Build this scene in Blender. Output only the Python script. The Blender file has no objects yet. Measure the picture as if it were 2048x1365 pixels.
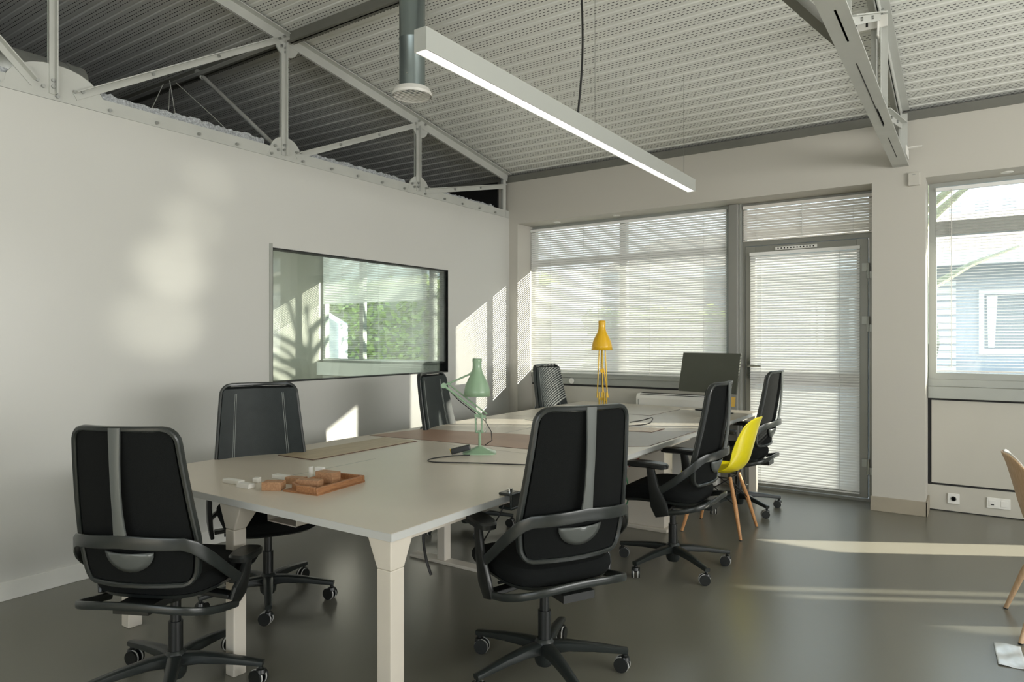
import bpy, math, random
from mathutils import Vector, Matrix
random.seed(7)
S = bpy.context.scene
COL = S.collection

# ------------------------------------------------------------------ camera, sky, sun, lights
CAM_H = 1.38
cam = bpy.data.cameras.new('camera'); camo = bpy.data.objects.new('camera', cam); COL.objects.link(camo)
camo.location = (0, 0, CAM_H); camo.rotation_euler = (math.radians(90), 0, math.radians(34.133))
cam.sensor_width = 36; cam.lens = 1366 / 2048 * 36; cam.shift_y = -3.5 / 2048; cam.clip_start = .05
S.camera = camo
S.view_settings.view_transform = 'Standard'; S.view_settings.look = 'None'
S.view_settings.gamma = 1; S.view_settings.use_curve_mapping = False
S.view_settings.exposure = 0.22
S.cycles.max_bounces = 10; S.cycles.diffuse_bounces = 5; S.cycles.glossy_bounces = 4
S.cycles.transparent_max_bounces = 16; S.cycles.transmission_bounces = 6
S.cycles.use_denoising = True
S.cycles.sample_clamp_indirect = 6; S.cycles.caustics_reflective = False; S.cycles.caustics_refractive = False

W = bpy.data.worlds.new('sky'); S.world = W; W.use_nodes = True
nt = W.node_tree; bg = nt.nodes['Background']
tc = nt.nodes.new('ShaderNodeTexCoord'); sep = nt.nodes.new('ShaderNodeSeparateXYZ'); rp = nt.nodes.new('ShaderNodeValToRGB')
nt.links.new(tc.outputs['Generated'], sep.inputs[0]); nt.links.new(sep.outputs['Z'], rp.inputs[0]); nt.links.new(rp.outputs[0], bg.inputs[0])
rp.color_ramp.elements[0].position = 0.0; rp.color_ramp.elements[0].color = (.80, .86, .88, 1)
rp.color_ramp.elements[1].position = .6; rp.color_ramp.elements[1].color = (.55, .72, .90, 1)
bg.inputs[1].default_value = 3.0

def light(name, kind, loc, aim, energy, color, **kw):
    l = bpy.data.lights.new(name, kind); l.energy = energy; l.color = color
    for k, v in kw.items(): setattr(l, k, v)
    o = bpy.data.objects.new(name, l); COL.objects.link(o); o.location = loc
    d = Vector(aim) - Vector(loc); o.rotation_euler = d.to_track_quat('-Z', 'Y').to_euler()
    return o
SUN_DIR = Vector((-1, -.57, -.305))
light('sun', 'SUN', (10, 6, 6), Vector((10, 6, 6)) + SUN_DIR, 34.0, (1, .93, .80), angle=.009)
# added fill lamps set in the unseen right and rear window bands (behind the camera)
light('fill_right', 'AREA', (4.9, 2.3, 1.75), (0, 2.3, 4.2), 225, (1, .965, .90), shape='RECTANGLE', size=5.0, size_y=1.5)
light('fill_rear', 'AREA', (.6, -2.9, 1.75), (-.6, 2, 4.2), 30, (1, .975, .93), shape='RECTANGLE', size=5.5, size_y=1.5)
light('fill_meeting_room', 'AREA', (-6.0, -1.3, 2.2), (-6.2, 4, 1.4), 260, (.93, 1, .96), shape='RECTANGLE', size=2.5, size_y=.9)  # fill lamp added inside the meeting room to brighten it

# spots added as reflected sun, aimed through the right-hand window onto the partition
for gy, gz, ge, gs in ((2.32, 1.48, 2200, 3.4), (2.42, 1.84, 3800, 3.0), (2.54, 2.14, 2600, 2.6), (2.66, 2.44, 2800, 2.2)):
    light('sun_glint_spot', 'SPOT', (3.0, 9.0, 1.15 + .1 * gz / 2), (-4.24, gy, gz), ge, (1, .93, .80), spot_size=math.radians(gs), spot_blend=1, shadow_soft_size=.05)

# ------------------------------------------------------------------ materials
def mat(name, col, rough=.5, metal=0, spec=.5, bump=0, bscale=60, var=0, vscale=8, coat=0, emit=None, estr=0, sss=0):
    m = bpy.data.materials.new(name); m.use_nodes = True; n = m.node_tree.nodes; L = m.node_tree.links
    b = n['Principled BSDF']
    b.inputs['Base Color'].default_value = (*col, 1); b.inputs['Roughness'].default_value = rough
    b.inputs['Metallic'].default_value = metal; b.inputs['Specular IOR Level'].default_value = spec
    b.inputs['Coat Weight'].default_value = coat
    t = n.new('ShaderNodeTexCoord')
    if var:
        ns = n.new('ShaderNodeTexNoise'); ns.inputs['Scale'].default_value = vscale; ns.inputs['Detail'].default_value = 5
        L.new(t.outputs['Object'], ns.inputs['Vector'])
        r = n.new('ShaderNodeValToRGB')
        r.color_ramp.elements[0].color = (*[c * (1 - var) for c in col], 1); r.color_ramp.elements[0].position = .3
        r.color_ramp.elements[1].color = (*[min(1, c * (1 + var)) for c in col], 1); r.color_ramp.elements[1].position = .7
        L.new(ns.outputs['Fac'], r.inputs[0]); L.new(r.outputs[0], b.inputs['Base Color'])
    if bump:
        nb = n.new('ShaderNodeTexNoise'); nb.inputs['Scale'].default_value = bscale; nb.inputs['Detail'].default_value = 4
        L.new(t.outputs['Object'], nb.inputs['Vector'])
        bp = n.new('ShaderNodeBump'); bp.inputs['Strength'].default_value = bump; bp.inputs['Distance'].default_value = .01
        L.new(nb.outputs['Fac'], bp.inputs['Height']); L.new(bp.outputs[0], b.inputs['Normal'])
    if emit:
        b.inputs['Emission Color'].default_value = (*emit, 1); b.inputs['Emission Strength'].default_value = estr
    return m

def wood(name, c1, c2, scale=14, stretch=(1, 9, 9), rough=.45):
    m = mat(name, c1, rough); n = m.node_tree.nodes; L = m.node_tree.links; b = n['Principled BSDF']
    t = n.new('ShaderNodeTexCoord'); mp = n.new('ShaderNodeMapping'); mp.inputs['Scale'].default_value = stretch
    ns = n.new('ShaderNodeTexNoise'); ns.inputs['Scale'].default_value = scale; ns.inputs['Detail'].default_value = 6
    r = n.new('ShaderNodeValToRGB'); r.color_ramp.elements[0].color = (*c1, 1); r.color_ramp.elements[1].color = (*c2, 1)
    r.color_ramp.elements[0].position = .35; r.color_ramp.elements[1].position = .65
    L.new(t.outputs['Object'], mp.inputs[0]); L.new(mp.outputs[0], ns.inputs['Vector']); L.new(ns.outputs['Fac'], r.inputs[0]); L.new(r.outputs[0], b.inputs['Base Color'])
    return m

def math_node(nt, op, a, b=None, c=None):
    x = nt.nodes.new('ShaderNodeMath'); x.operation = op
    for i, v in enumerate((a, b, c)):
        if v is None: continue
        if isinstance(v, (int, float)): x.inputs[i].default_value = v
        else: nt.links.new(v, x.inputs[i])
    return x.outputs[0]

M = {}
M['wall'] = mat('painted_wall', (.53, .51, .46), .55, bump=.03, bscale=180)
M['wall_gloss'] = mat('satin_wall', (.60, .60, .57), .32, spec=.45, bump=.02, bscale=30, var=.01, vscale=2)
M['base'] = mat('baseboard_paint', (.70, .70, .66), .5, var=.02)
M['base_beige'] = mat('beige_skirting', (.36, .32, .25), .5, var=.03)
M['alu'] = mat('grey_aluminium', (.36, .37, .34), .42, metal=.35, var=.02)
M['alu_dark'] = mat('dark_aluminium', (.26, .26, .23), .4, metal=.3, var=.02)
M['post'] = mat('post_paint', (.25, .25, .23), .4, var=.02)
M['panel'] = mat('spandrel_panel', (.52, .50, .44), .45, var=.03, vscale=2)
M['black_gap'] = mat('black_seal_and_shade', (.01, .01, .01), .6, var=.1)
M['slat'] = mat('blind_slat', (.87, .87, .85), .42, var=.01)
M['slat_beige'] = mat('blind_slat_warm', (.78, .75, .70), .42, var=.01)
M['cord'] = mat('blind_cord', (.75, .75, .72), .6, var=.02)
M['steel_paint'] = mat('truss_paint', (.52, .53, .50), .4, var=.04, vscale=6)
M['steel_dark'] = mat('purlin_paint', (.16, .16, .14), .5, var=.05)
M['bolt'] = mat('zinc_bolt', (.45, .46, .45), .3, metal=.9, var=.05)
M['white'] = mat('white_plastic', (.80, .79, .75), .4, var=.01)
M['duct'] = mat('duct_metal', (.27, .32, .32), .28, metal=.75, var=.06, vscale=3)
M['galv'] = mat('galvanised', (.55, .57, .56), .3, metal=.85, var=.1, vscale=14)
M['wool'] = mat('mineral_wool', (.42, .44, .46), .95, bump=1, bscale=70, var=.4, vscale=90)
M['lamp_body'] = mat('lamp_housing', (.55, .57, .54), .35, metal=.3, var=.01)
M['diffuser'] = mat('lit_diffuser', (.9, .9, .9), .5, emit=(1, .93, .89), estr=1.3, var=.01)
M['desk'] = mat('desk_laminate', (.60, .545, .46), .33, spec=.4, var=.02, vscale=3)
M['desk_edge'] = mat('desk_edge', (.50, .51, .50), .35, var=.01)
M['desk_leg'] = mat('desk_leg_paint', (.60, .56, .49), .4, var=.02)
M['seam'] = mat('desk_seam', (.10, .05, .035), .6, var=.05)
M['mat_brown'] = mat('desk_mat_brown', (.36, .23, .16), .45, var=.12, vscale=3)
M['mat_grey'] = mat('desk_mat_grey', (.38, .35, .31), .45, var=.03)
M['lid'] = wood('cable_lid_wood', (.42, .34, .22), (.50, .41, .28), 8, (6, 1, 6))
M['lid_pale'] = wood('cable_lid_pale', (.58, .46, .33), (.66, .54, .40), 8, (6, 1, 6))
M['fabric'] = mat('black_fabric', (.006, .007, .007), .85, spec=.15, bump=.3, bscale=900, var=.15, vscale=200)
M['leather'] = mat('charcoal_upholstery', (.018, .024, .024), .5, spec=.3, bump=.12, bscale=300, var=.1, vscale=20)
M['plastic'] = mat('black_plastic', (.012, .0135, .013), .32, var=.05, bump=.05, bscale=500)
M['plastic_grey'] = mat('grey_plastic', (.020, .024, .023), .28, var=.04)
M['spine'] = mat('silver_grey_plastic', (.11, .12, .115), .3, metal=.1, var=.03)
M['stitch'] = mat('grey_stitching', (.28, .30, .29), .7, var=.05)
M['rim'] = mat('caster_rim', (.50, .50, .48), .35, var=.05)
M['yellow'] = mat('yellow_shell', (.86, .74, .005), .33, coat=.2, var=.02)
M['yellow_lamp'] = mat('yellow_enamel', (.80, .46, .01), .3, coat=.3, var=.03)
M['brass'] = mat('yellow_rods', (.55, .36, .04), .35, metal=.4, var=.05)
M['green_lamp'] = mat('sage_enamel', (.25, .38, .245), .35, coat=.3, var=.03)
M['chrome'] = mat('chrome', (.65, .66, .64), .15, metal=1, var=.02)
M['leg_wood'] = wood('chair_leg_wood', (.52, .24, .09), (.66, .36, .16), 10, (9, 9, 1))
M['oak'] = wood('pale_oak', (.58, .38, .22), (.68, .48, .31), 10, (9, 9, 1))
M['shell_white'] = mat('white_seat_shell', (.85, .83, .80), .35, var=.01)
M['tray_wood'] = wood('cherry_wood', (.28, .12, .05), (.40, .19, .08), 20, (8, 1.2, 8), .4)
M['block_wood'] = wood('beech_block', (.36, .19, .10), (.48, .28, .15), 20, (8, 1.2, 8), .5)
M['wire'] = mat('black_cable', (.012, .012, .012), .5, var=.05)
M['screen'] = mat('monitor_screen', (.085, .09, .072), .5, spec=.35, var=.02)
M['note'] = mat('yellow_note', (.80, .50, .10), .7, var=.04)
M['red'] = mat('red_plastic', (.45, .02, .03), .4, var=.05)
M['greenwire'] = mat('green_cable', (.10, .35, .18), .5, var=.05)
M['clear'] = mat('frosted_plastic', (.70, .75, .78), .2, var=.05, vscale=40)
M['leaf'] = mat('hedge_leaf', (.34, .44, .12), .6, var=.5, vscale=6)
M['bark'] = mat('bark', (.30, .31, .22), .8, var=.25, bump=.5)
M['ext_wall'] = mat('exterior_render', (.46, .50, .55), .7, var=.04)
M['ext_white'] = mat('exterior_white', (.80, .82, .82), .6, var=.02)
M['ext_glass'] = mat('exterior_glass', (.25, .28, .30), .1, var=.05)
M['ground'] = mat('paving', (.62, .61, .57), .85, var=.15, vscale=3)
M['roof_out'] = mat('roof_sheet', (.70, .70, .68), .5, var=.05)

# grey resin floor: satin, faintly mottled
def floor_mat():
    m = mat('resin_floor', (.22, .215, .18), .34, spec=.85); n = m.node_tree.nodes; L = m.node_tree.links; b = n['Principled BSDF']
    t = n.new('ShaderNodeTexCoord'); a = n.new('ShaderNodeTexNoise'); a.inputs['Scale'].default_value = .9; a.inputs['Detail'].default_value = 2
    L.new(t.outputs['Object'], a.inputs['Vector']); r = n.new('ShaderNodeValToRGB')
    r.color_ramp.elements[0].color = (.142, .138, .110, 1); r.color_ramp.elements[1].color = (.165, .160, .130, 1)
    r.color_ramp.elements[0].position = 0; r.color_ramp.elements[1].position = 1
    L.new(a.outputs['Fac'], r.inputs[0])
    v = n.new('ShaderNodeTexNoise'); v.inputs['Scale'].default_value = 120; v.inputs['Detail'].default_value = 2; L.new(t.outputs['Object'], v.inputs['Vector'])
    rr = n.new('ShaderNodeValToRGB'); rr.color_ramp.elements[0].position = .72; rr.color_ramp.elements[1].position = .78
    rr.color_ramp.elements[0].color = (1, 1, 1, 1); rr.color_ramp.elements[1].color = (1.25, 1.25, 1.25, 1); L.new(v.outputs['Fac'], rr.inputs[0])
    mx = n.new('ShaderNodeMix'); mx.data_type = 'RGBA'; mx.blend_type = 'MULTIPLY'; L.new(r.outputs[0], b.inputs['Base Color'])
    b.inputs['Roughness'].default_value = .28
    bp = n.new('ShaderNodeBump'); bp.inputs['Strength'].default_value = .02; bp.inputs['Distance'].default_value = .001
    return m
M['floor'] = floor_mat()

# perforated acoustic roof deck: rows of staggered slots in every pan
RIB = .13; RIB0 = 4.486
def deck_mat():
    m = mat('perforated_deck', (.80, .81, .77), .42, metal=.1); nt = m.node_tree; b = nt.nodes['Principled BSDF']
    t = nt.nodes.new('ShaderNodeTexCoord'); s = nt.nodes.new('ShaderNodeSeparateXYZ'); nt.links.new(t.outputs['Object'], s.inputs[0])
    f = lambda op, *a: math_node(nt, op, *a)
    yb = f('MULTIPLY', f('FRACT', f('DIVIDE', f('SUBTRACT', f('ADD', s.outputs['Y'], 52.0), RIB0), RIB)), RIB)   # 0..RIB inside a pan
    q = f('DIVIDE', f('SUBTRACT', yb, .027), .0265)
    row = f('FLOOR', q); fr = f('FRACT', q)
    inb = f('MULTIPLY', f('GREATER_THAN', q, 0.0), f('LESS_THAN', q, 3.0))
    fx = f('FRACT', f('ADD', f('DIVIDE', f('ADD', s.outputs['X'], 60.0), .0315), f('MULTIPLY', row, .5)))
    hole = f('MULTIPLY', f('LESS_THAN', f('ABSOLUTE', f('SUBTRACT', fx, .5)), .27), f('LESS_THAN', f('ABSOLUTE', f('SUBTRACT', fr, .5)), .13))
    hole = f('MULTIPLY', hole, inb)
    mx = nt.nodes.new('ShaderNodeMix'); mx.data_type = 'RGBA'; nt.links.new(hole, mx.inputs[0])
    mx.inputs[6].default_value = (.80, .81, .77, 1); mx.inputs[7].default_value = (.012, .012, .011, 1)
    nt.links.new(mx.outputs[2], b.inputs['Base Color'])
    nt.links.new(f('SUBTRACT', .1, f('MULTIPLY', hole, .1)), b.inputs['Metallic'])
    return m
M['deck'] = deck_mat()

def glass_mat(name, tint=(1, 1, 1), refl=.08):
    m = bpy.data.materials.new(name); m.use_nodes = True; n = m.node_tree.nodes; L = m.node_tree.links; n.remove(n['Principled BSDF'])
    tr = n.new('ShaderNodeBsdfTransparent'); tr.inputs[0].default_value = (*tint, 1)
    gl = n.new('ShaderNodeBsdfGlossy'); gl.inputs['Roughness'].default_value = .02
    fr = n.new('ShaderNodeLayerWeight'); fr.inputs[0].default_value = .25
    mul = n.new('ShaderNodeMath'); mul.operation = 'MULTIPLY_ADD'; mul.inputs[1].default_value = .6; mul.inputs[2].default_value = refl * .4
    L.new(fr.outputs['Fresnel'], mul.inputs[0])
    mx = n.new('ShaderNodeMixShader'); L.new(mul.outputs[0], mx.inputs[0]); L.new(tr.outputs[0], mx.inputs[1]); L.new(gl.outputs[0], mx.inputs[2])
    L.new(mx.outputs[0], n['Material Output'].inputs[0]); return m
M['glass'] = glass_mat('window_glass', (.95, .97, .96), .06)
M['glass_green'] = glass_mat('interior_glass', (.965, .99, .975), .06)

def tile_mat():
    m = mat('clay_roof', (.50, .40, .30), .8); n = m.node_tree.nodes; L = m.node_tree.links; b = n['Principled BSDF']
    t = n.new('ShaderNodeTexCoord'); br = n.new('ShaderNodeTexBrick'); br.inputs['Scale'].default_value = 3
    br.inputs['Color1'].default_value = (.60, .50, .38, 1); br.inputs['Color2'].default_value = (.44, .34, .26, 1); br.inputs['Mortar'].default_value = (.25, .20, .16, 1)
    L.new(t.outputs['Object'], br.inputs[0]); L.new(br.outputs[0], b.inputs['Base Color']); return m
M['clay'] = tile_mat()

# ------------------------------------------------------------------ mesh helpers
def V(*a): return Vector(a)
class MB:
    def __init__(s): s.v = []; s.f = []
    def add(s, vs, fs):
        k = len(s.v); s.v += [tuple(p) for p in vs]; s.f += [tuple(i + k for i in f) for f in fs]; return s
    def box(s, x0, x1, y0, y1, z0, z1):
        vs = [(x, y, z) for z in (z0, z1) for y in (y0, y1) for x in (x0, x1)]
        return s.add(vs, [(0, 2, 3, 1), (4, 5, 7, 6), (0, 1, 5, 4), (2, 6, 7, 3), (0, 4, 6, 2), (1, 3, 7, 5)])
    def rbox(s, c, size, rz=0, rx=0, ry=0):
        R = Matrix.Rotation(rz, 3, 'Z') @ Matrix.Rotation(ry, 3, 'Y') @ Matrix.Rotation(rx, 3, 'X'); h = [q / 2 for q in size]
        vs = [Vector(c) + R @ Vector((x * h[0], y * h[1], z * h[2])) for z in (-1, 1) for y in (-1, 1) for x in (-1, 1)]
        return s.add(vs, [(0, 2, 3, 1), (4, 5, 7, 6), (0, 1, 5, 4), (2, 6, 7, 3), (0, 4, 6, 2), (1, 3, 7, 5)])
    def sweep(s, pts, ws, hs=None, up=(0, 0, 1), n=4, ex=2, closed=False):
        """tube along pts; cross-section superellipse (n>4) or rectangle (n=4); ws across, hs along up"""
        pts = [Vector(p) for p in pts]; N = len(pts)
        if not isinstance(ws, (list, tuple)): ws = [ws] * N
        if hs is None: hs = ws
        if not isinstance(hs, (list, tuple)): hs = [hs] * N
        rings = []
        for i, p in enumerate(pts):
            if closed: t = pts[(i + 1) % N] - pts[i - 1]
            else: t = pts[min(i + 1, N - 1)] - pts[max(i - 1, 0)]
            t.normalize(); u = Vector(up(i) if callable(up) else up); a = t.cross(u)
            if a.length < 1e-5: a = t.cross(Vector((1, 0, 0)))
            a.normalize(); b = a.cross(t).normalized()
            if n == 4: sec = [(-1, -1), (1, -1), (1, 1), (-1, 1)]
            else:
                sec = []
                for k in range(n):
                    th = 2 * math.pi * k / n; c, d = math.cos(th), math.sin(th)
                    sec.append((math.copysign(abs(c) ** (2 / ex), c), math.copysign(abs(d) ** (2 / ex), d)))
            rings.append([p + a * (q[0] * ws[i] / 2) + b * (q[1] * hs[i] / 2) for q in sec])
        vs = [v for r in rings for v in r]; m = len(rings[0]); fs = []
        for i in range(N if closed else N - 1):
            j = (i + 1) % N
            for k in range(m): fs.append((i * m + k, i * m + (k + 1) % m, j * m + (k + 1) % m, j * m + k))
        if not closed: fs += [tuple(range(m - 1, -1, -1)), tuple((N - 1) * m + k for k in range(m))]
        return s.add(vs, fs)
    def bar(s, p0, p1, w, h, up=(0, 0, 1)): return s.sweep([p0, p1], w, h, up)
    def cyl(s, p0, p1, r0, r1=None, n=20):
        r1 = r0 if r1 is None else r1
        d = Vector(p1) - Vector(p0); up = (0, 0, 1) if abs(d.normalized().z) < .95 else (0, 1, 0)
        return s.sweep([p0, p1], [2 * r0, 2 * r1], [2 * r0, 2 * r1], up, n=n)
    def tube(s, pts, r, n=8): 
        return s.sweep(pts, 2 * r, 2 * r, (0.013, .021, 1), n=n)
    def lathe(s, prof, c=(0, 0, 0), n=32, R=None, cap=True):
        R = R or Matrix.Identity(3); c = Vector(c); vs = []; fs = []
        for (r, z) in prof:
            for k in range(n):
                th = 2 * math.pi * k / n; vs.append(c + R @ Vector((r * math.cos(th), r * math.sin(th), z)))
        for i in range(len(prof) - 1):
            for k in range(n): fs.append((i * n + k, i * n + (k + 1) % n, (i + 1) * n + (k + 1) % n, (i + 1) * n + k))
        if cap: fs += [tuple(range(n - 1, -1, -1)), tuple((len(prof) - 1) * n + k for k in range(n))]
        return s.add(vs, fs)
    def stack(s, rings, n=36, bend=None):
        """rings: (z, sx, sy, cx, cy, exponent)"""
        vs = []; fs = []
        for (z, sx, sy, cx, cy, ex) in rings:
            for k in range(n):
                th = 2 * math.pi * k / n; c, d = math.cos(th), math.sin(th)
                p = [cx + sx * math.copysign(abs(c) ** (2 / ex), c), cy + sy * math.copysign(abs(d) ** (2 / ex), d), z]
                vs.append(bend(p) if bend else p)
        for i in range(len(rings) - 1):
            for k in range(n): fs.append((i * n + k, i * n + (k + 1) % n, (i + 1) * n + (k + 1) % n, (i + 1) * n + k))
        fs += [tuple(range(n - 1, -1, -1)), tuple((len(rings) - 1) * n + k for k in range(n))]
        return s.add(vs, fs)
    def grid(s, fn, nu, nv):
        vs = [fn(i / (nu - 1), j / (nv - 1)) for i in range(nu) for j in range(nv)]
        return s.add(vs, [(i * nv + j, (i + 1) * nv + j, (i + 1) * nv + j + 1, i * nv + j + 1) for i in range(nu - 1) for j in range(nv - 1)])
    def prism(s, poly, axis, a, b):
        """poly 2D extruded on axis from a to b"""
        def P(q, h): return {'x': (h, q[0], q[1]), 'y': (q[0], h, q[1]), 'z': (q[0], q[1], h)}[axis]
        n = len(poly); vs = [P(q, a) for q in poly] + [P(q, b) for q in poly]
        return s.add(vs, [tuple(range(n - 1, -1, -1)), tuple(range(n, 2 * n))] + [(k, (k + 1) % n, (k + 1) % n + n, k + n) for k in range(n)])
    def build(s, name, m, parent=None, smooth=False, bevel=0, solid=0, sub=0, loc=(0, 0, 0), rz=0):
        me = bpy.data.meshes.new(name); me.from_pydata(s.v, [], s.f)
        import bmesh
        bm = bmesh.new(); bm.from_mesh(me); bmesh.ops.recalc_face_normals(bm, faces=bm.faces); bm.to_mesh(me); bm.free()
        me.materials.append(M[m] if isinstance(m, str) else m)
        if smooth:
            for p in me.polygons: p.use_smooth = True
            if smooth != 'all':
                me.set_sharp_from_angle(angle=math.radians(38))
        o = bpy.data.objects.new(name, me); COL.objects.link(o); o.parent = parent; o.location = loc; o.rotation_euler = (0, 0, rz)
        if solid: k = o.modifiers.new('solidify', 'SOLIDIFY'); k.thickness = solid; k.offset = 0
        if sub: k = o.modifiers.new('subdivision', 'SUBSURF'); k.levels = k.render_levels = sub
        if bevel:
            k = o.modifiers.new('bevel', 'BEVEL'); k.width = bevel; k.segments = 2; k.limit_method = 'ANGLE'; k.angle_limit = math.radians(40)
        return o

def tag(o, label=None, cat=None, group=None, kind=None):
    if label: o['label'] = label
    if cat: o['category'] = cat
    if group: o['group'] = group
    if kind: o['kind'] = kind
    return o
def thing(name, label, cat, loc=(0, 0, 0), rz=0, group=None):
    o = bpy.data.objects.new(name, None); COL.objects.link(o); o.location = loc; o.rotation_euler = (0, 0, rz); o.empty_display_size = .1
    return tag(o, label, cat, group)
def struct(o, label, cat): return tag(o, label, cat, kind='structure')
def copy_tree(o, parent=None):
    c = o.copy(); COL.objects.link(c); c.parent = parent
    for ch in list(o.children): copy_tree(ch, c)
    return c

# ------------------------------------------------------------------ room shell
XL = -4.24; YF = 6.2; YG = 6.5; ZH = 2.64
def zc(y): return 3.2 + .16 * (6.2 - y)          # underside of the roof deck
struct(MB().box(-8.2, 5.2, -3.2, 6.6, -.12, 0).build('floor', 'floor'), 'grey-olive satin resin floor', 'floor')

# roof deck: flat perforated pans with narrow ribs between them, all running along x
b = MB(); prof = []
k0 = int((-3.2 - RIB0) / RIB) - 1; k1 = int((6.62 - RIB0) / RIB) + 1
for k in range(k0, k1):
    y = RIB0 + k * RIB
    big = (k % 8 == 0)
    for dy, dz in ((-.010, 0), (-.005, .007), (.005, .007), (.010, 0)):
        prof.append((y + dy, zc(y + dy) + dz))
    if big: prof += [(y + .013, zc(y) - .004), (y + .019, zc(y) - .004), (y + .020, zc(y + .02))]
prof = [p for p in prof if p[0] > -3.2]
n = len(prof)
vs = [(x, p[0], p[1]) for x in (-8.3, 5.3) for p in prof]; fs = [(i, i + 1, n + i + 1, n + i) for i in range(n - 1)]
b.add(vs, fs)
top = MB().add([(-8.3, -3.2, zc(-3.2) + .12), (5.3, -3.2, zc(-3.2) + .12), (5.3, 8.0, 3.02), (-8.3, 8.0, 3.02)], [(0, 1, 2, 3)])
struct(b.build('ceiling', 'deck'), 'light grey corrugated and perforated metal roof deck', 'ceiling')
r_ = top.build('trim_9', 'roof_out', solid=.05); struct(r_, 'outer roof sheet reaching over the facade as an eave', 'roof')

def wall_holes(x0, x1, z0, ztop, y0, y1, holes):
    """wall slab along x with rectangular holes (hx0,hx1,hz0,hz1) sorted in x"""
    b = MB(); x = x0
    for (a, c, lo, hi) in holes:
        if a > x: b.box(x, a, y0, y1, z0, ztop)
        if lo > z0: b.box(a, c, y0, y1, z0, lo)
        if hi < ztop: b.box(a, c, y0, y1, hi, ztop)
        x = c
    if x < x1: b.box(x, x1, y0, y1, z0, ztop)
    return b
# far (facade) wall, 0.3 m deep reveals
far = wall_holes(-8.3, 5.2, 0, 3.10, YF, YG + .02, [(-7.65, -4.55, 0, ZH), (-4.13, -.69, 0, ZH), (-.318, 2.45, 0, ZH), (2.85, 5.0, 0, ZH)])
struct(far.build('wall_far', 'wall'), 'white-painted facade wall with deep window openings and a pillar', 'wall')
struct(MB().box(-8.3, 5.2, YF - .01, YG + .1, 3.10, 3.17).build('trim_1', 'steel_dark'), 'dark grey metal closure strip between far wall and roof deck', 'trim')
struct(MB().box(-8.3, 5.2, YG - .05, YG + .02, 3.17, 3.40).build('trim_2', 'steel_dark'), 'dark closure above the far wall', 'trim')
# left partition with a glazed opening
GY0, GY1, GZ0, GZ1 = 3.145, 5.138, 1.067, 2.044
b = MB()
b.box(XL - .1, XL, -3.2, GY0, 0, 2.71); b.box(XL - .1, XL, GY1, YF, 0, 2.71); b.box(XL - .1, XL, GY0, GY1, 0, GZ0); b.box(XL - .1, XL, GY0, GY1, GZ1, 2.71)
struct(b.build('wall_left', 'wall_gloss'), 'white satin partition wall with an interior window', 'wall')
struct(MB().box(XL, XL + .012, -3.2, YF, 0, .10).build('baseboard_left', 'base', bevel=.003), 'white baseboard along the left partition', 'baseboard')
struct(MB().box(-.70, -.305, YF - .015, YF, 0, .115).box(-.318, -.303, YF - .015, YG, 0, .115).build('baseboard_far', 'base_beige', bevel=.003), 'beige skirting around the pillar foot', 'baseboard')
# right wall with window band, rear wall with window band (both behind the photographer)
b = MB()
b.box(5.0, 5.2, -3.2, YF, 0, .95); b.box(5.0, 5.2, -3.2, YF, 2.55, 4.8); b.box(5.0, 5.2, -3.2, -.3, .95, 2.55); b.box(5.0, 5.2, 4.9, YF, .95, 2.55)
struct(b.build('wall_right', 'wall'), 'white wall with a window band on the right side', 'wall')
b = MB()
b.box(-8.3, 5.2, -3.3, -3.1, 0, .95); b.box(-8.3, 5.2, -3.3, -3.1, 2.55, 4.9); b.box(-8.3, -2.2, -3.3, -3.1, .95, 2.55); b.box(3.4, 5.2, -3.3, -3.1, .95, 2.55)
struct(b.build('wall_rear', 'wall'), 'white wall with a window band behind the photographer', 'wall')
# meeting room beyond the partition
struct(MB().box(-7.75, -7.65, -3.1, YF, 0, 2.71).build('wall_meeting_room', 'wall'), 'white side wall of the meeting room beyond the glass', 'wall')
struct(MB().box(-8.3, XL - .1, -3.1, -1.5, 0, 2.71).box(-8.3, -8.2, -3.1, YF, 0, 5).build('wall_meeting_room_rear', 'wall'), 'rear wall of the meeting room', 'wall')

struct(MB().box(-8.2, XL - .1, -3.1, YF, 2.64, 2.70).build('ceiling_meeting_room', 'wall'), 'flat white ceiling of the meeting room', 'ceiling')
struct(MB().box(-8.2, XL - .1, -3.1, YF - .03, 2.70, 2.712).box(-8.19, -8.17, -3.1, YF - .03, 2.712, 4.6).box(-8.17, XL - .14, YF - .03, YF - .002, 2.70, 3.12).build('void_shade', 'black_gap'), 'black sheets added as shade in the roof void above the meeting room', 'trim')  # black sheets darken the roof void in place of its shade
# interior window in the partition
w = thing('window_3', None, None); struct(w, 'frameless interior window in the left wall with green-tinted glass', 'window')
e = .006
MB().box(XL - .1, XL + .004, GY0 - e, GY0, GZ0 - e, GZ1 + e).box(XL - .1, XL + .004, GY1, GY1 + e, GZ0 - e, GZ1 + e).box(XL - .1, XL + .004, GY0, GY1, GZ0 - e, GZ0 + .002).box(XL - .1, XL + .004, GY0, GY1, GZ1 - .002, GZ1 + e).build('frame', 'black_gap', w)
MB().box(XL - .1, XL + .008, GY0 - .030, GY0 - e, GZ0 - .0, GZ1 + .035).build('side_trim', 'alu', w)
MB().box(XL - .018, XL - .010, GY0, GY1, GZ0, GZ1).build('glass_pane', 'glass_green', w)
MB().box(XL - .092, XL - .084, GY0, GY1, GZ0, GZ1).build('glass_pane', 'glass_green', w)

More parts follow.
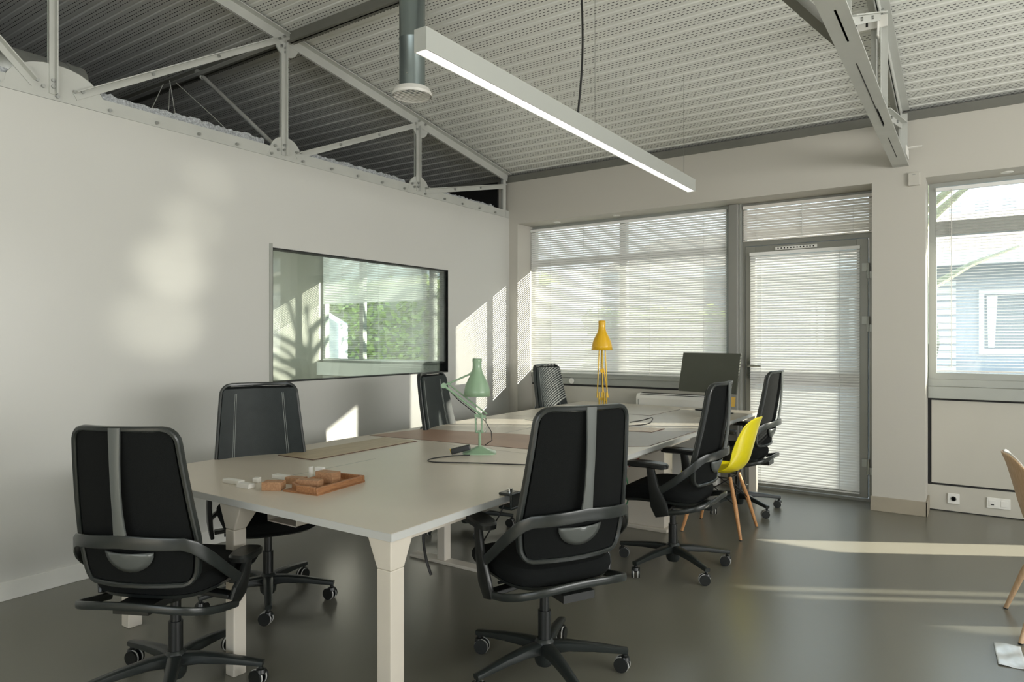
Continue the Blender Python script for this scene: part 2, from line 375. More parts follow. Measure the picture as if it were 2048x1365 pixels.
# ------------------------------------------------------------------ facade windows, blinds, door
def frame_rect(b, x0, x1, z0, z1, t, y0, y1):
    b.box(x0, x0 + t, y0, y1, z0, z1); b.box(x1 - t, x1, y0, y1, z0, z1); b.box(x0 + t, x1 - t, y0, y1, z0, z0 + t); b.box(x0 + t, x1 - t, y0, y1, z1 - t, z1)
def window(name, label, x0, x1, z0, z1, mull, trans):
    w = thing(name, None, None); struct(w, label, 'window')
    b = MB(); frame_rect(b, x0, x1, z0, z1, .05, YG, YG + .07)
    for m in mull: b.box(m - .035, m + .035, YG, YG + .07, z0 + .05, z1 - .05)
    if trans: b.box(x0 + .05, x1 - .05, YG - .004, YG + .07, trans[0], trans[1])
    b.build('window_frame', 'alu', w)
    MB().box(x0 + .02, x1 - .02, YG + .03, YG + .036, z0 + .02, z1 - .02).build('glass_pane', 'glass', w)
    return w
def blind(label, x0, x1, ztop, zbot, y, tilt, cords, wand=None, m='slat', pitch=.0232, gap=None, proud=True):
    """venetian blind; tilt in degrees, a number or a function of height"""
    xm = (x0 + x1) / 2; t = thing('venetian_blind', label, 'blind', (xm, y, zbot), 0, None); h = (x1 - x0) / 2
    MB().box(-h, h, -.014, .014, ztop - zbot - .028, ztop - zbot).build('headrail', m, t)
    b = MB(); z = ztop - .045
    while z > zbot + .02:
        a = math.radians(tilt(z) if callable(tilt) else tilt); wdt = .0125
        c, s_ = math.cos(a) * wdt, math.sin(a) * wdt
        # inner (room side, -y) edge low, with a slight crown
        zz = z - zbot; jit = random.uniform(-.0006, .0006)
        n_ = Vector((0, math.sin(a), -math.cos(a))) * -.0016
        p = [(-c, -s_), (n_.y, n_.z), (c, s_)]
        vs = [(sx * (h - .004), q[0], zz + q[1] + jit) for sx in (-1, 1) for q in p]
        b.add(vs, [(0, 1, 4, 3), (1, 2, 5, 4)]); z -= pitch
    b.build('slats', m, t, solid=.0005)
    MB().box(-h + .004, h - .004, -.011, .011, 0, .012).build('bottom_rail', m, t)
    for cx in cords:
        c = MB()
        for dy in (-.0125, .0125): c.box(cx - xm - .0008, cx - xm + .0008, dy - .0006, dy + .0006, .01, ztop - zbot - .02)
        c.box(cx - xm - .004, cx - xm - .0025, -.0145, -.0135, .01, ztop - zbot - .02)
        c.build('ladder_cord', 'cord', t)
    if wand:
        wx, wz = wand
        MB().cyl((wx - xm, -.022, wz - zbot), (wx - xm, -.022, ztop - zbot - .02), .003, n=8).build('tilt_wand', 'cord', t)
    return t

window('window_1', 'wide grey aluminium window with transom behind closed venetian blinds', -4.14, -1.91, 1.0, 2.66, [-3.02], (2.20, 2.27))
blind('wide half-closed white venetian blind filling the window on the left of the far wall', -4.125, -1.935, 2.605, 1.015, YG - .035, lambda z: 64 if z > 2.22 else 60, [-3.86, -3.27, -2.70, -2.15], (-3.45, 2.30))
# sill profile below window 1
b = MB(); b.box(-4.13, -1.92, YG - .03, YG + .07, .965, 1.0); b.box(-4.13, -1.92, YG - .012, YG + .07, .895, .965)
struct(b.build('trim_3', 'alu', bevel=.003), 'grey aluminium sill profile below the left window', 'trim')
struct(MB().box(-4.13, -1.92, YG - .004, YG + .05, .875, .895).build('trim_4', 'black_gap'), 'black shadow joint under the left sill', 'trim')
struct(MB().box(-4.13, -1.92, YG, YG + .07, 0, .875).build('wall_spandrel_left', 'panel'), 'grey-beige spandrel panel under the left window', 'wall panel')
# post
t = thing('steel_post', 'dark grey steel post between the wide window and the glazed door', 'post', (-1.86, YG - .03, 0))
MB().box(-.053, .040, -.05, .10, 0, ZH).build('post_body', 'post', t, bevel=.012)
MB().box(.040, .060, -.02, .06, 0, ZH).build('side_flange', 'alu', t, bevel=.003)
# door leaf + transom light
d = thing('door_1', None, None); struct(d, 'grey-framed glazed door covered by a venetian blind', 'door')
b = MB(); b.box(-1.80, -1.775, YG, YG + .07, 0, 2.64); b.box(-.745, -.69, YG, YG + .07, 0, 2.64); b.box(-1.775, -.745, YG, YG + .07, 2.245, 2.30); b.box(-1.775, -.745, YG, YG + .07, 2.60, 2.64); b.box(-1.775, -.745, YG, YG + .07, 0, .02)
b.build('door_frame', 'alu_dark', d)
b = MB(); frame_rect(b, -1.768, -.752, .03, 2.238, .085, YG - .012, YG + .055); b.box(-1.69, -.83, YG - .012, YG + .055, .98, 1.11)
b.build('door_leaf', 'alu_dark', d, bevel=.002)
MB().box(-1.69, -.83, YG + .02, YG + .026, .10, 2.16).build('glass_pane', 'glass', d)
MB().box(-1.775, -.745, YG + .02, YG + .026, 2.30, 2.60).build('glass_pane', 'glass', d)
MB().box(-1.748, -1.722, YG - .022, YG - .012, 1.02, 1.20).cyl((-1.735, YG - .06, 1.135), (-1.735, YG - .012, 1.135), .010).sweep([(-1.740, YG - .06, 1.135), (-1.62, YG - .062, 1.135)], .016, .018, n=10).build('handle', 'chrome', d, smooth=True)
MB().cyl((-1.735, YG - .03, 1.045), (-1.735, YG - .012, 1.045), .013).build('lock_cylinder', 'chrome', d, smooth=True)
for z in (1.97, 1.52, .31):
    MB().box(-.795, -.752, YG - .035, YG - .012, z - .01, z + .055).cyl((-.748, YG - .028, z - .075), (-.748, YG - .028, z + .055), .013, n=12).box(-.744, -.705, YG - .035, YG - .0, z - .075, z - .015).build('hinge', 'alu', d, smooth=True)
b = MB().box(-1.50, -1.15, YG - .030, YG - .012, 2.190, 2.218)
v_ = b.build('vent_strip', 'white', d)
b = MB()
for i in range(12): b.cyl((-1.475 + i * .027, YG - .0315, 2.204), (-1.475 + i * .027, YG - .029, 2.204), .0065, n=10)
b.build('vent_holes', 'black_gap', v_)
blind('tall white venetian blind hanging on the glazed door', -1.725, -.808, 2.178, .062, YG - .030, lambda z: 57, [-1.62, -.965], None, 'slat')
blind('short cream venetian blind across the transom light above the door', -1.79, -.70, 2.615, 2.285, YG - .02, 70, [-1.66, -1.27, -.86], (-1.27, 2.33), 'slat_beige')

# window 2 on the right, side wall sunlit, plus its panel and trunking
window('window_2', 'bright window at the right edge with open blinds and a transom', -.310, 1.30, 1.06, 2.66, [1.05], (2.215, 2.33))
blind('wide-open white venetian blind in the right-hand window', -.262, .98, 2.60, 1.12, YG - .004 + .0, 14, [-.165, .45], (-.155, 1.16))
b = MB(); b.box(-.315, 1.3, YG - .02, YG + .07, 1.00, 1.06); b.box(-.315, 1.3, YG - .045, YG + .07, .905, 1.00)
struct(b.build('trim_5', 'alu', bevel=.003), 'grey aluminium sill profile below the right window', 'trim')
struct(MB().box(-.318, 1.3, YG + .002, YG + .05, .20, .905).build('trim_6', 'black_gap'), 'black shadow joint around the spandrel panel', 'trim')
struct(MB().box(-.292, 1.3, YG - .008, YG + .04, .222, .888).build('wall_spandrel_right', 'panel'), 'light grey-beige spandrel panel below the right window', 'wall panel')
struct(MB().box(-.318, 1.3, YG - .012, YG + .05, .008, .205).build('trim_7', 'panel'), 'beige cable trunking under the right window panel', 'trim')
struct(MB().box(-.318, 1.3, YG - .008, YG + .05, 0, .008).build('trim_8', 'black_gap'), 'dark joint at the trunking foot', 'trim')
def socket(label, x, z, n):
    t = thing('wall_socket', label, 'socket', (x, YG - .012, z))
    wd = .082 if n == 1 else .150
    MB().box(-wd / 2, wd / 2, -.010, 0, -.041, .041).build('cover_plate', 'white', t, bevel=.003)
    if n == 1:
        MB().lathe([(.021, 0), (.021, .003), (.017, .003), (.016, -.001)], (0, -.010, 0), 24, Matrix.Rotation(math.radians(90), 3, 'X')).build('outlet', 'alu', t, smooth=True)
        MB().cyl((-.009, -.0125, 0), (-.009, -.008, 0), .003, n=8).cyl((.009, -.0125, 0), (.009, -.008, 0), .003, n=8).cyl((0, -.016, .012), (0, -.008, .012), .003, n=8).build('pin_holes', 'black_gap', t)
    else:
        MB().box(-.060, -.015, -.013, -.010, -.024, .022).build('outlet', 'white', t, bevel=.002)
        MB().box(.015, .060, -.013, -.010, -.024, .022).build('outlet', 'white', t, bevel=.002)
        MB().box(-.048, -.028, -.0145, -.012, -.016, -.008).build('data_port', 'black_gap', t)
    return t
socket('single white wall socket on the trunking beside the pillar', -.142, .108, 1)
socket('double white data and switch plate on the trunking near the oak chair', .150, .108, 2)
# unseen glazing further right: panels added, slits shaped to streak sun over the floor
w = thing('window_4', None, None); struct(w, 'unseen floor-height glazing right of the frame, opaque panels added to shape sun streaks', 'window')
b = MB()
slits = [(3.50, 3.68), (3.74, 3.90), (4.42, 4.68)]
x = 2.85
for a, c in slits + [(5.0, 5.0)]:
    b.box(x, a, YG, YG + .03, 0, ZH); x = c
for a, c in slits: b.box(a, c, YG, YG + .03, 1.42, ZH); b.box(a, c, YG, YG + .03, 0, .35)
b.box(1.30, 1.66, YG, YG + .03, 0, ZH); b.box(2.22, 2.45, YG, YG + .03, 0, ZH); b.box(1.66, 2.22, YG, YG + .03, .90, ZH); b.box(1.66, 2.22, YG, YG + .03, 0, .38)
b.build('streak_panels', 'alu', w)
for a, c in slits: MB().box(a, c, YG + .012, YG + .016, .35, 1.42).build('glass_pane', 'glass', w)
# soffit spots above the openings
for i, (x, lab) in enumerate([(-3.72, 'small recessed spot in the soffit over the left end of the wide window'), (-3.02, 'small recessed spot in the soffit over the middle of the wide window'), (.20, 'small recessed spot in the soffit over the right-hand window')]):
    t = thing('recessed_spot', lab, 'spotlight', (x, YF + .15, ZH))
    MB().lathe([(.038, -.004), (.040, 0), (.026, 0), (.024, -.003)], n=24).build('trim_ring', 'white', t, smooth=True)
    MB().lathe([(.024, -.003), (.024, -.0022)], n=20).build('lamp_face', 'alu', t)

# meeting-room window seen through the interior glazing
window('window_5', 'meeting room window with green hedge behind it', -7.64, -4.56, 1.06, 2.63, [-6.87, -5.62], None)
struct(MB().box(-7.65, -4.55, YG - .10, YG + .07, .88, 1.06).build('trim_10', 'base'), 'white window bench in the meeting room', 'trim')
struct(MB().box(-7.65, -4.55, YG, YG + .07, 0, .88).build('wall_spandrel_meeting_room', 'panel'), 'spandrel panel in the meeting room', 'wall panel')
blind('wide meeting-room blind, closed above and open below, left of the mullion', -7.60, -5.66, 2.60, 1.09, YG - .03, lambda z: 64 if z > 1.87 else 2, [-7.2, -6.5, -5.9])
blind('narrow meeting-room blind beside the partition wall', -5.58, -4.60, 2.60, 1.09, YG - .03, lambda z: 40 if z > 2.2 else 4, [-5.3, -4.8])

# ------------------------------------------------------------------ roof trusses
BOLT = []
def truss(name, label, x, y0, sides):
    t = thing(name, label, 'truss', (x, 0, 0))
    ztb = 2.744 if sides else 2.712
    def ztop(y): return 3.565 + .16 * (3.27 - y)
    w = .055
    b = MB()
    ye = YF - .002
    b.box(-w, w if sides else .008, y0, ye, ztb, ztb + .007); b.box(-.008, .008, y0, ye, ztb + .007, ztb + .078)
    b.build('bottom_chord', 'steel_paint', t)
    for i, (a, c) in enumerate([(5.25, 5.85), (3.75, 4.95), (1.2, 2.75)] if sides else []):
        MB().box(-.0025, .0025, a, c, ztb - .0008, ztb + .001).build('chord_gap', 'black_gap', t)
    b = MB()
    for s in (-1, 1):
        b.bar((s * .031, y0, ztop(y0) + .08), (s * .031, YF - .03, ztop(YF - .03) + .08), .056, .007)
        b.bar((s * .007, y0, ztop(y0) + .045), (s * .007, YF - .03, ztop(YF - .03) + .045), .007, .075)
    b.build('top_chord', 'steel_paint', t)
    nodes = [1.72, 3.25, 4.72]; tops = [1.75, 3.27, 4.75]
    zt = lambda y: ztop(y) + .03
    for yb, yt in zip(nodes, tops):
        b = MB()
        for s in (-1, 1):
            b.box(min(s * .012, s * .045), max(s * .012, s * .045), yb - .003, yb + .004, ztb + .03, zt(yb) - .02)
            b.box(min(s * .008, s * .014), max(s * .008, s * .014), yb - .030, yb + .004, ztb + .03, zt(yb) - .02)
        b.build('vertical_strut', 'steel_paint', t)
    segs = [((0.3, zt(.3)), (1.62, ztb + .06)), ((1.82, ztb + .05), (3.17, zt(3.2) - .035)), ((3.35, ztb + .05), (4.66, zt(4.7) - .035)), ((4.82, ztb + .05), (6.10, zt(6.1) - .10))]
    for p, q in segs:
        b = MB()
        b.bar((.012, p[0], p[1]), (.012, q[0], q[1]), .006, .045, (0, 0, 1))
        b.bar((.033, p[0], p[1] + .02), (.033, q[0], q[1] + .02), .040, .006, (0, 0, 1))
        b.build('diagonal', 'steel_paint', t)
    # gusset plates
    for yb in nodes:
        gr, gh = (.25, .16) if yb < 2 else (.14, .13)
        pts = [(yb - gr - .02, ztb + .0)]
        for k in range(13):
            th = math.pi - math.pi * k / 12; pts.append((yb + .01 + gr * math.cos(th), ztb + .04 + gh * math.sin(th)))
        pts.append((yb + gr + .06, ztb))
        MB().prism(pts, 'x', .0, .009).build('gusset_plate', 'steel_paint', t)
    for yb in tops:
        pts = [(yb + .105 * math.cos(th), zt(yb) - .01 + .105 * math.sin(th)) for th in [2 * math.pi * k / 24 for k in range(24)]]
        MB().prism(pts, 'x', .0, .009).build('gusset_plate', 'steel_paint', t)
    b = MB().box(-.05, .05 if sides else .01, YF - .07, YF - .062, ztb, zt(6.1)).box(-.006, .006, YF - .11, YF - .07, ztb + .01, zt(6.1))
    b.build('end_plate', 'steel_paint', t)
    def bolt(y, z):
        if BOLT: o = BOLT[0].copy(); COL.objects.link(o); o.parent = t
        else: o = MB().cyl((.008, 0, 0), (.026, 0, 0), .010, n=8).build('bolt', 'bolt', t, smooth=True); BOLT.append(o)
        o.location = (0, y, z)
    for yb in nodes:
        for dy, dz in ((-.012, .07), (-.012, .105), (.10, .075), (.14, .085), (-.09, .085), (-.06, .06)): bolt(yb + dy, ztb + dz)
    for yb in tops:
        for dy, dz in ((-.02, -.055), (-.02, -.085), (-.07, .0), (-.055, -.05), (.06, .02), (-.03, .03)): bolt(yb + dy, zt(yb) + dz)
    for (p, q) in segs[1:]:
        for f in (.33, .66): bolt(p[0] + f * (q[0] - p[0]), p[1] + f * (q[1] - p[1]))
    y = 1.45
    while y < 6.1: bolt(y, ztb + .022); y += .28
    return t
truss('roof_truss', 'light grey steel truss standing on top of the left partition', XL - .010, -1.5, 0)
truss('roof_truss', 'light grey steel truss over the pillar between door and right window', -.485, -1.5, 1)
# bracket on the right truss
t = thing('truss_bracket', 'small white angle bracket bolted to the right truss near the wall', 'bracket', (-.43, 6.0, 2.80))
MB().box(0, .006, -.10, .10, -.03, .04).box(0, .10, -.02, .02, .035, .041).build('angle_plate', 'white', t)
t = thing('truss_bracket', 'white slotted cross bracket high on the right truss', 'bracket', (-.485, 4.66, 3.30))
MB().box(-.16, .05, -.004, .004, -.035, .035).box(-.004, .004, -.02, .10, -.09, .02).build('cross_plate', 'white', t)
b = MB()
for x_ in (-.12, -.06): b.box(x_ - .006, x_ + .006, -.006, -.004, -.018, .012)
b.build('slots', 'black_gap', t)
# purlin and braces
t = thing('purlin', 'dark steel purlin crossing under the roof deck over the left truss', 'beam', (-3.2, 3.27, 3.575))
MB().box(-4.9, -1.10, -.03, .03, .0, .012).box(-4.9, -1.10, -.006, .006, .0, .085).box(-1.0, 8.0, -.03, .03, .0, .012).box(-1.0, 8.0, -.006, .006, .0, .085).build('beam_profile', 'steel_dark', t)
MB().box(-4.9, -1.1, -.075, -.031, .0, .004).build('pale_flange', 'steel_paint', t)
t = thing('roof_brace', 'dark angle brace running from the roof to the right truss chord', 'brace', (-.9, 3.1, 3.3))
MB().bar((-.55, -1.05, .30), (.38, .5, -.50), .05, .05).build('brace_profile', 'steel_dark', t)
t = thing('roof_brace', 'thin grey round strut from the purlin down to the partition truss', 'brace', (-4.75, 3.25, 3.2))
MB().cyl((-.62, .02, .40), (.45, .02, -.42), .017).build('strut_tube', 'steel_paint', t, smooth=True)
MB().cyl((-.66, .02, .43), (-.58, .02, .37), .026).build('clamp', 'steel_paint', t, smooth=True)
# loose suspension wires in the void
for i, (p, q, lab) in enumerate([((-5.0, 2.75, 3.28), (-4.5, 2.35, 2.80), 'thin wire, leftmost of the loose ones above the partition'),
        ((-5.0, 2.80, 3.26), (-4.45, 2.47, 2.80), 'thin slanting wire, second from the left above the partition'),
        ((-5.0, 2.80, 3.32), (-4.85, 2.80, 2.72), 'thin vertical wire hanging in the void above the partition'),
        ((-5.0, 2.85, 3.32), (-4.45, 3.05, 2.80), 'long thin slanting wire beside the round strut')]):
    t = thing('suspension_wire', lab, 'wire', p)
    MB().tube([(0, 0, 0), tuple((Vector(q) - Vector(p)) * .5 + Vector((.01, 0, 0))), tuple(Vector(q) - Vector(p))], .0028, 6).build('wire_strand', 'steel_paint', t)
# mineral wool on the wall head
def wool(y0, y1, lab, h):
    t = thing('mineral_wool_strip', lab, 'insulation', (XL - .095, y0, 2.722)); rnd = random.Random(int(y0 * 10)); N = int((y1 - y0) / .02)
    b = MB(); tops = [h + rnd.uniform(-.009, .009) for _ in range(N + 1)]; off = [rnd.uniform(-.006, .006) for _ in range(N + 1)]
    vs = []
    for i in range(N + 1):
        y = i * .02; vs += [(-.045, y, 0), (.072 + off[i], y, 0), (.074 + off[i] * .7, y, tops[i] * .6), (.068 + off[i], y, tops[i]), (-.045, y, tops[i] + off[i])]
    fs = []
    for i in range(N):
        for k in range(5): fs.append((i * 5 + k, i * 5 + (k + 1) % 5, i * 5 + 5 + (k + 1) % 5, i * 5 + 5 + k))
    fs += [(0, 1, 2, 3, 4), tuple(N * 5 + k for k in (4, 3, 2, 1, 0))]
    b.add(vs, fs).build('wool_body', 'wool', t)
wool(.3, 1.55, 'grey mineral wool strip on the wall head, left of the first gusset', .10)
wool(1.93, 3.10, 'long grey mineral wool strip on the wall head between two gussets', .115)
wool(3.45, 4.58, 'grey mineral wool strip on the wall head above the interior window', .105)
wool(4.9, 5.95, 'flat grey mineral wool strip on the wall head near the far corner', .09)
# galvanised duct in the void
t = thing('air_duct', 'shiny galvanised round duct lying in the void at the upper left', 'duct', (-4.85, -1.5, 2.99))
MB().cyl((0, 0, 0), (0, 3.60, 0), .16, n=40).build('duct_pipe', 'galv', t, smooth=True)
b = MB()
for y in (.9, 2.4, 3.5): b.cyl((0, y, 0), (0, y + .02, 0), .165, n=40)
b.build('seam_rings', 'galv', t, smooth=True)

# round vertical duct with grille
t = thing('air_duct', 'dark blue-grey vertical round pipe ending in a round grille beside the linear lamp', 'duct', (-3.0, 3.28, 2.96))
b = MB(); b.lathe([(.083, .03), (.083, .34), (.086, .345), (.086, .352), (.083, .356), (.083, .705)], n=40); b.build('pipe', 'duct', t, smooth=True)
MB().cyl((.035, -.075, .10), (.037, -.09, .10), .005).build('rivet', 'chrome', t)
g = MB().lathe([(.125, -.015), (.128, .0), (.112, .030), (.085, .035), (.085, .03), (.108, .024), (.118, -.002), (.117, -.015)], n=48, cap=False).build('grille_ring', 'white', t, smooth=True)
b = MB()
for k in range(11):
    y = -.10 + k * .02; hw = math.sqrt(max(0, .118 ** 2 - y * y))
    b.rbox((0, y, -.012), (2 * hw, .016, .003), 0, math.radians(28))
b.build('grille_louvres', 'white', g)

# linear pendant lamp
LX = -1.83
t = thing('linear_pendant_lamp', 'long straight grey linear lamp with lit underside hanging over the desks', 'lamp', (LX, 3.62, 2.53))
hl = 1.573
b = MB(); b.box(-.032, -.028, -hl, hl, 0, .092); b.box(.028, .032, -hl, hl, 0, .092); b.box(-.028, .028, -hl, hl, .088, .092); b.box(-.028, .028, -hl, -hl + .003, 0, .088); b.box(-.028, .028, hl - .003, hl, 0, .088)
b.build('housing', 'lamp_body', t)
MB().box(-.028, .028, -hl + .003, hl - .003, .003, .008).build('diffuser', 'diffuser', t)
for y in (2.09, 3.56, 5.02):
    y_ = y - 3.62; MB().cyl((0, y_, .09), (0, y_, zc(y) - 2.53 + .01), .0012, n=6).build('suspension_cable', 'steel_dark', t)
    MB().cyl((0, y_, .09), (0, y_, .105), .006, n=10).build('cable_grip', 'steel_dark', t)
z0 = .09; pts = []
for k in range(15):
    f = k / 14; pts.append((.012 * math.sin(f * 5), -.27 + .05 * math.sin(f * 2.2) , z0 + f * (zc(3.4) - 2.53 - z0)))
MB().tube(pts, .006, 8).build('power_cord', 'wire', t, smooth=True)

t = thing('wall_sensor', 'small white square sensor box on the far wall beside the right truss', 'sensor', (-.395, YF, 2.635))
MB().box(-.042, .042, -.022, 0, -.052, .052).build('sensor_case', 'wall', t, bevel=.006)
MB().box(-.010, .010, -.024, -.022, .030, .036).build('sensor_slot', 'alu', t)
t = thing('wall_dial', 'small round pale dial on the sill profile behind the left corner chair', 'dial', (-3.615, YG - .012, .93))
MB().lathe([(.030, 0), (.032, .004), (.030, .012), (.020, .014), (.018, .012)], (0, 0, 0), 28, Matrix.Rotation(math.radians(90), 3, 'X')).build('dial_body', 'white', t, smooth=True)
MB().box(-.002, .002, -.016, -.013, -.008, .008).build('pointer', 'alu', t)

# fan coil
t = thing('fan_coil_unit', 'white convector with slotted top grille under the wide window', 'heater', (-2.41, 6.43, 0))
b = MB()
prof = [(-.06, 0), (.06, 0), (.06, .84), (-.02, .84), (-.045, .825), (-.06, .795)]
b.prism(prof, 'x', -.41, .41).build('casing', 'white', t, bevel=.012)
b = MB()
for k, (yy, zz) in enumerate([(.035, .842), (.012, .842), (-.012, .841), (-.037, .829)]): b.rbox((.0, yy, zz), (.74, .010, .004), 0, 0 if k < 3 else math.radians(30))
b.build('outlet_slots', 'black_gap', t)
MB().box(-.385, -.375, -.064, -.06, .05, .78).build('side_joint', 'alu', t)

# ------------------------------------------------------------------ desks
TX0, TX1, TZ = -3.41, -1.61, .73
def desk(label, y0, y1, mid):
    yc = (y0 + y1) / 2; t = thing('bench_desk', label, 'desk', ((TX0 + TX1) / 2, yc, 0)); hx = (TX1 - TX0) / 2; hy = (y1 - y0) / 2 - .0012
    MB().box(-hx + .0025, hx - .0025, -hy + .0025, hy - .0025, TZ - .027, TZ).build('tabletop', 'desk', t)
    b = MB(); frame_rect_z(b, hx, hy, TZ - .0275, TZ - .0008); b.build('edge_band', 'desk_edge', t)
    def leg(x, y, sx, sy):
        b = MB(); w = .033 if sx else .029
        b.box(x - w, x + w, y - w, y + w, 0, .60)
        # flared head: folded sheet widening to the table underside
        fx = .045 if sx else .045
        lo = [(x - w, y - w), (x + w, y - w), (x + w, y + w), (x - w, y + w)]
        hi = [(x - w - (fx if sx >= 0 else .0), y - w - (.0 if sy < 0 else fx)), (x + w + (fx if sx <= 0 else 0), y - w - (.0 if sy < 0 else fx)),
              (x + w + (fx if sx <= 0 else 0), y + w + (fx if sy <= 0 else 0)), (x - w - (fx if sx >= 0 else 0), y + w + (fx if sy <= 0 else 0))]
        b.add([(*p, .60) for p in lo] + [(*p, TZ - .028) for p in hi], [(3, 2, 1, 0), (4, 5, 6, 7), (0, 1, 5, 4), (1, 2, 6, 5), (2, 3, 7, 6), (3, 0, 4, 7)])
        b.build('leg', 'desk_leg', t, bevel=.004)
    for sx in (-1, 1):
        if y0 < 2: leg(sx * (hx - .043), -hy + .041, sx, -1)
        if y1 > 6: leg(sx * (hx - .043), hy - .041, sx, 1)
    if mid: leg(-.015, -hy + .036, 0, -1)
    b = MB()
    for sx in (-1, 1): b.box(sx * (hx - .09) - .018, sx * (hx - .09) + .018, -hy + .1, hy - .1, TZ - .067, TZ - .028)
    b.box(-.3, -.27, -hy + .1, hy - .1, TZ - .067, TZ - .028); b.box(.27, .3, -hy + .1, hy - .1, TZ - .067, TZ - .028)
    b.build('under_frame', 'desk_leg', t)
    b = MB().box(-.10, .10, -hy + .25, hy - .25, TZ - .16, TZ - .155).box(-.10, -.095, -hy + .25, hy - .25, TZ - .16, TZ - .05).box(.095, .10, -hy + .25, hy - .25, TZ - .16, TZ - .05)
    b.build('cable_tray', 'desk_leg', t)
    MB().box(-.1905, -.1865, -hy + .40 , -hy + 1.0, TZ - .001, TZ + .0006).build('cable_slot', 'alu', t)
    return t
def frame_rect_z(b, hx, hy, z0, z1, t=.0022):
    b.box(-hx, -hx + t, -hy, hy, z0, z1); b.box(hx - t, hx, -hy, hy, z0, z1); b.box(-hx + t, hx - t, -hy, -hy + t, z0, z1); b.box(-hx + t, hx - t, hy - t, hy, z0, z1)
desk('nearest pale bench desk with wooden tray and green lamp', 1.657, 3.262, True)
desk('middle pale bench desk with brown mats between the other two desks', 3.262, 4.85, False)
desk('farthest pale bench desk under the wide window carrying the monitor', 4.85, 6.355, False)

def plate(name, label, cat, pts, z, h, m, edge=None):
    cx = sum(p[0] for p in pts) / len(pts); cy = sum(p[1] for p in pts) / len(pts)
    t = thing(name, label, cat, (cx, cy, z)); loc = [(p[0] - cx, p[1] - cy) for p in pts]
    MB().prism(loc, 'z', 0, h).build('sheet', m, t)
    if edge:
        MB().prism([(q[0] * 1.0 + math.copysign(.004, q[0]), q[1] + math.copysign(.004, q[1])) for q in loc], 'z', 0, h * .75).build('dark_edge', edge, t)
    return t
plate('bamboo_board', 'long bamboo-coloured board on the near desk by the empty chair', 'lid', [(-3.215, 2.425), (-2.942, 2.435), (-2.942, 3.255), (-3.215, 3.255)], TZ, .005, 'lid', 'seam')
plate('wooden_board', 'pale wooden board on the middle desk behind the near swivel chair', 'lid', [(-2.24, 4.42), (-1.86, 4.47), (-1.86, 4.70), (-2.24, 4.62)], TZ, .006, 'lid_pale', 'seam')
plate('desk_mat', 'large thin brown mat with a dark edge on the middle desk', 'mat', [(-3.38, 3.28), (-1.90, 3.42), (-1.90, 3.62), (-2.3, 3.95), (-3.3, 3.72)], TZ, .002, 'mat_brown', 'seam')
plate('desk_mat', 'thin grey mat at the right edge of the middle desk', 'mat', [(-1.86, 3.70), (-1.64, 3.90), (-1.63, 4.72), (-2.10, 4.36)], TZ, .002, 'mat_grey', 'seam')
plate('desk_mat', 'thin pale mat with a dark edge on the far desk before the monitor', 'mat', [(-2.72, 5.50), (-2.29, 5.46), (-2.26, 6.10), (-2.72, 6.10)], TZ, .002, 'desk', 'seam')
t = thing('cable_flap', 'small dark slot flap on the far end of the middle desk', 'flap', (-2.93, 4.62, TZ))
MB().box(-.07, .07, -.012, .012, 0, .003).build('flap_plate', 'steel_dark', t)

# service panel under the desks
t = thing('support_box', 'beige support box standing on the floor under the middle desk', 'panel', (-2.14, 4.735, 0))
MB().box(-.30, .30, -.08, .08, .025, TZ - .028).build('panel_body', 'desk_leg', t, bevel=.003)
MB().box(-.33, .33, -.11, .11, 0, .025).build('foot_plate', 'desk_leg', t, bevel=.004)
t = thing('support_box', 'pale support post on a flat foot under the joint of the near and middle desks', 'panel', (-2.72, 3.262, 0))
MB().box(-.03, .03, -.03, .03, .02, TZ - .028).build('panel_body', 'desk_leg', t, bevel=.003)
MB().box(-.25, .32, -.04, .04, 0, .02).build('foot_plate', 'desk_leg', t, bevel=.004)
# cables and bits under the desks
t = thing('power_strip', 'red and white power strip fixed under the right edge of the middle desk', 'power strip', (-1.82, 3.98, .615))
MB().box(-.02, .02, -.16, .16, -.045, .035).build('strip_body', 'white', t, bevel=.003)
for y in (-.10, .0, .10): MB().box(.02, .03, y - .022, y + .022, -.035, .030).build('outlet', 'red', t, bevel=.002)
def cable(label, pts, r, m, grp=None, name='cable'):
    t = thing(name, label, 'cable', pts[0], 0, grp); p0 = Vector(pts[0]); P = [Vector(p) - p0 for p in pts]
    out = []
    for i in range(len(P) - 1):
        a, b_, c, d_ = P[max(i - 1, 0)], P[i], P[i + 1], P[min(i + 2, len(P) - 1)]
        for k in range(6):
            f = k / 6; out.append(.5 * ((2 * b_) + (c - a) * f + (2 * a - 5 * b_ + 4 * c - d_) * f * f + (3 * b_ - a - 3 * c + d_) * f ** 3))
    out.append(P[-1]); MB().tube(out, r, 8).build('cord', m, t, smooth=True); return t
cable('white cable hanging loosely behind the near swivel chair', [(-1.86, 3.85, .60), (-1.88, 3.80, .42), (-1.93, 3.78, .22), (-1.90, 3.84, .03)], .006, 'white')
cable('white flex drooping close to the floor under the middle desk', [(-1.90, 3.95, .58), (-1.95, 3.90, .35), (-1.99, 3.92, .12), (-1.96, 4.0, .02)], .006, 'white')
cable('green cable hanging under the middle desk', [(-1.80, 3.90, .57), (-1.79, 3.94, .40), (-1.84, 3.92, .26), (-1.90, 3.98, .16)], .004, 'greenwire')
cable('black cable with a tag end dangling below the near desk', [(-1.92, 2.20, .69), (-1.93, 2.18, .56), (-1.90, 2.16, .47), (-1.87, 2.16, .40)], .006, 'wire')
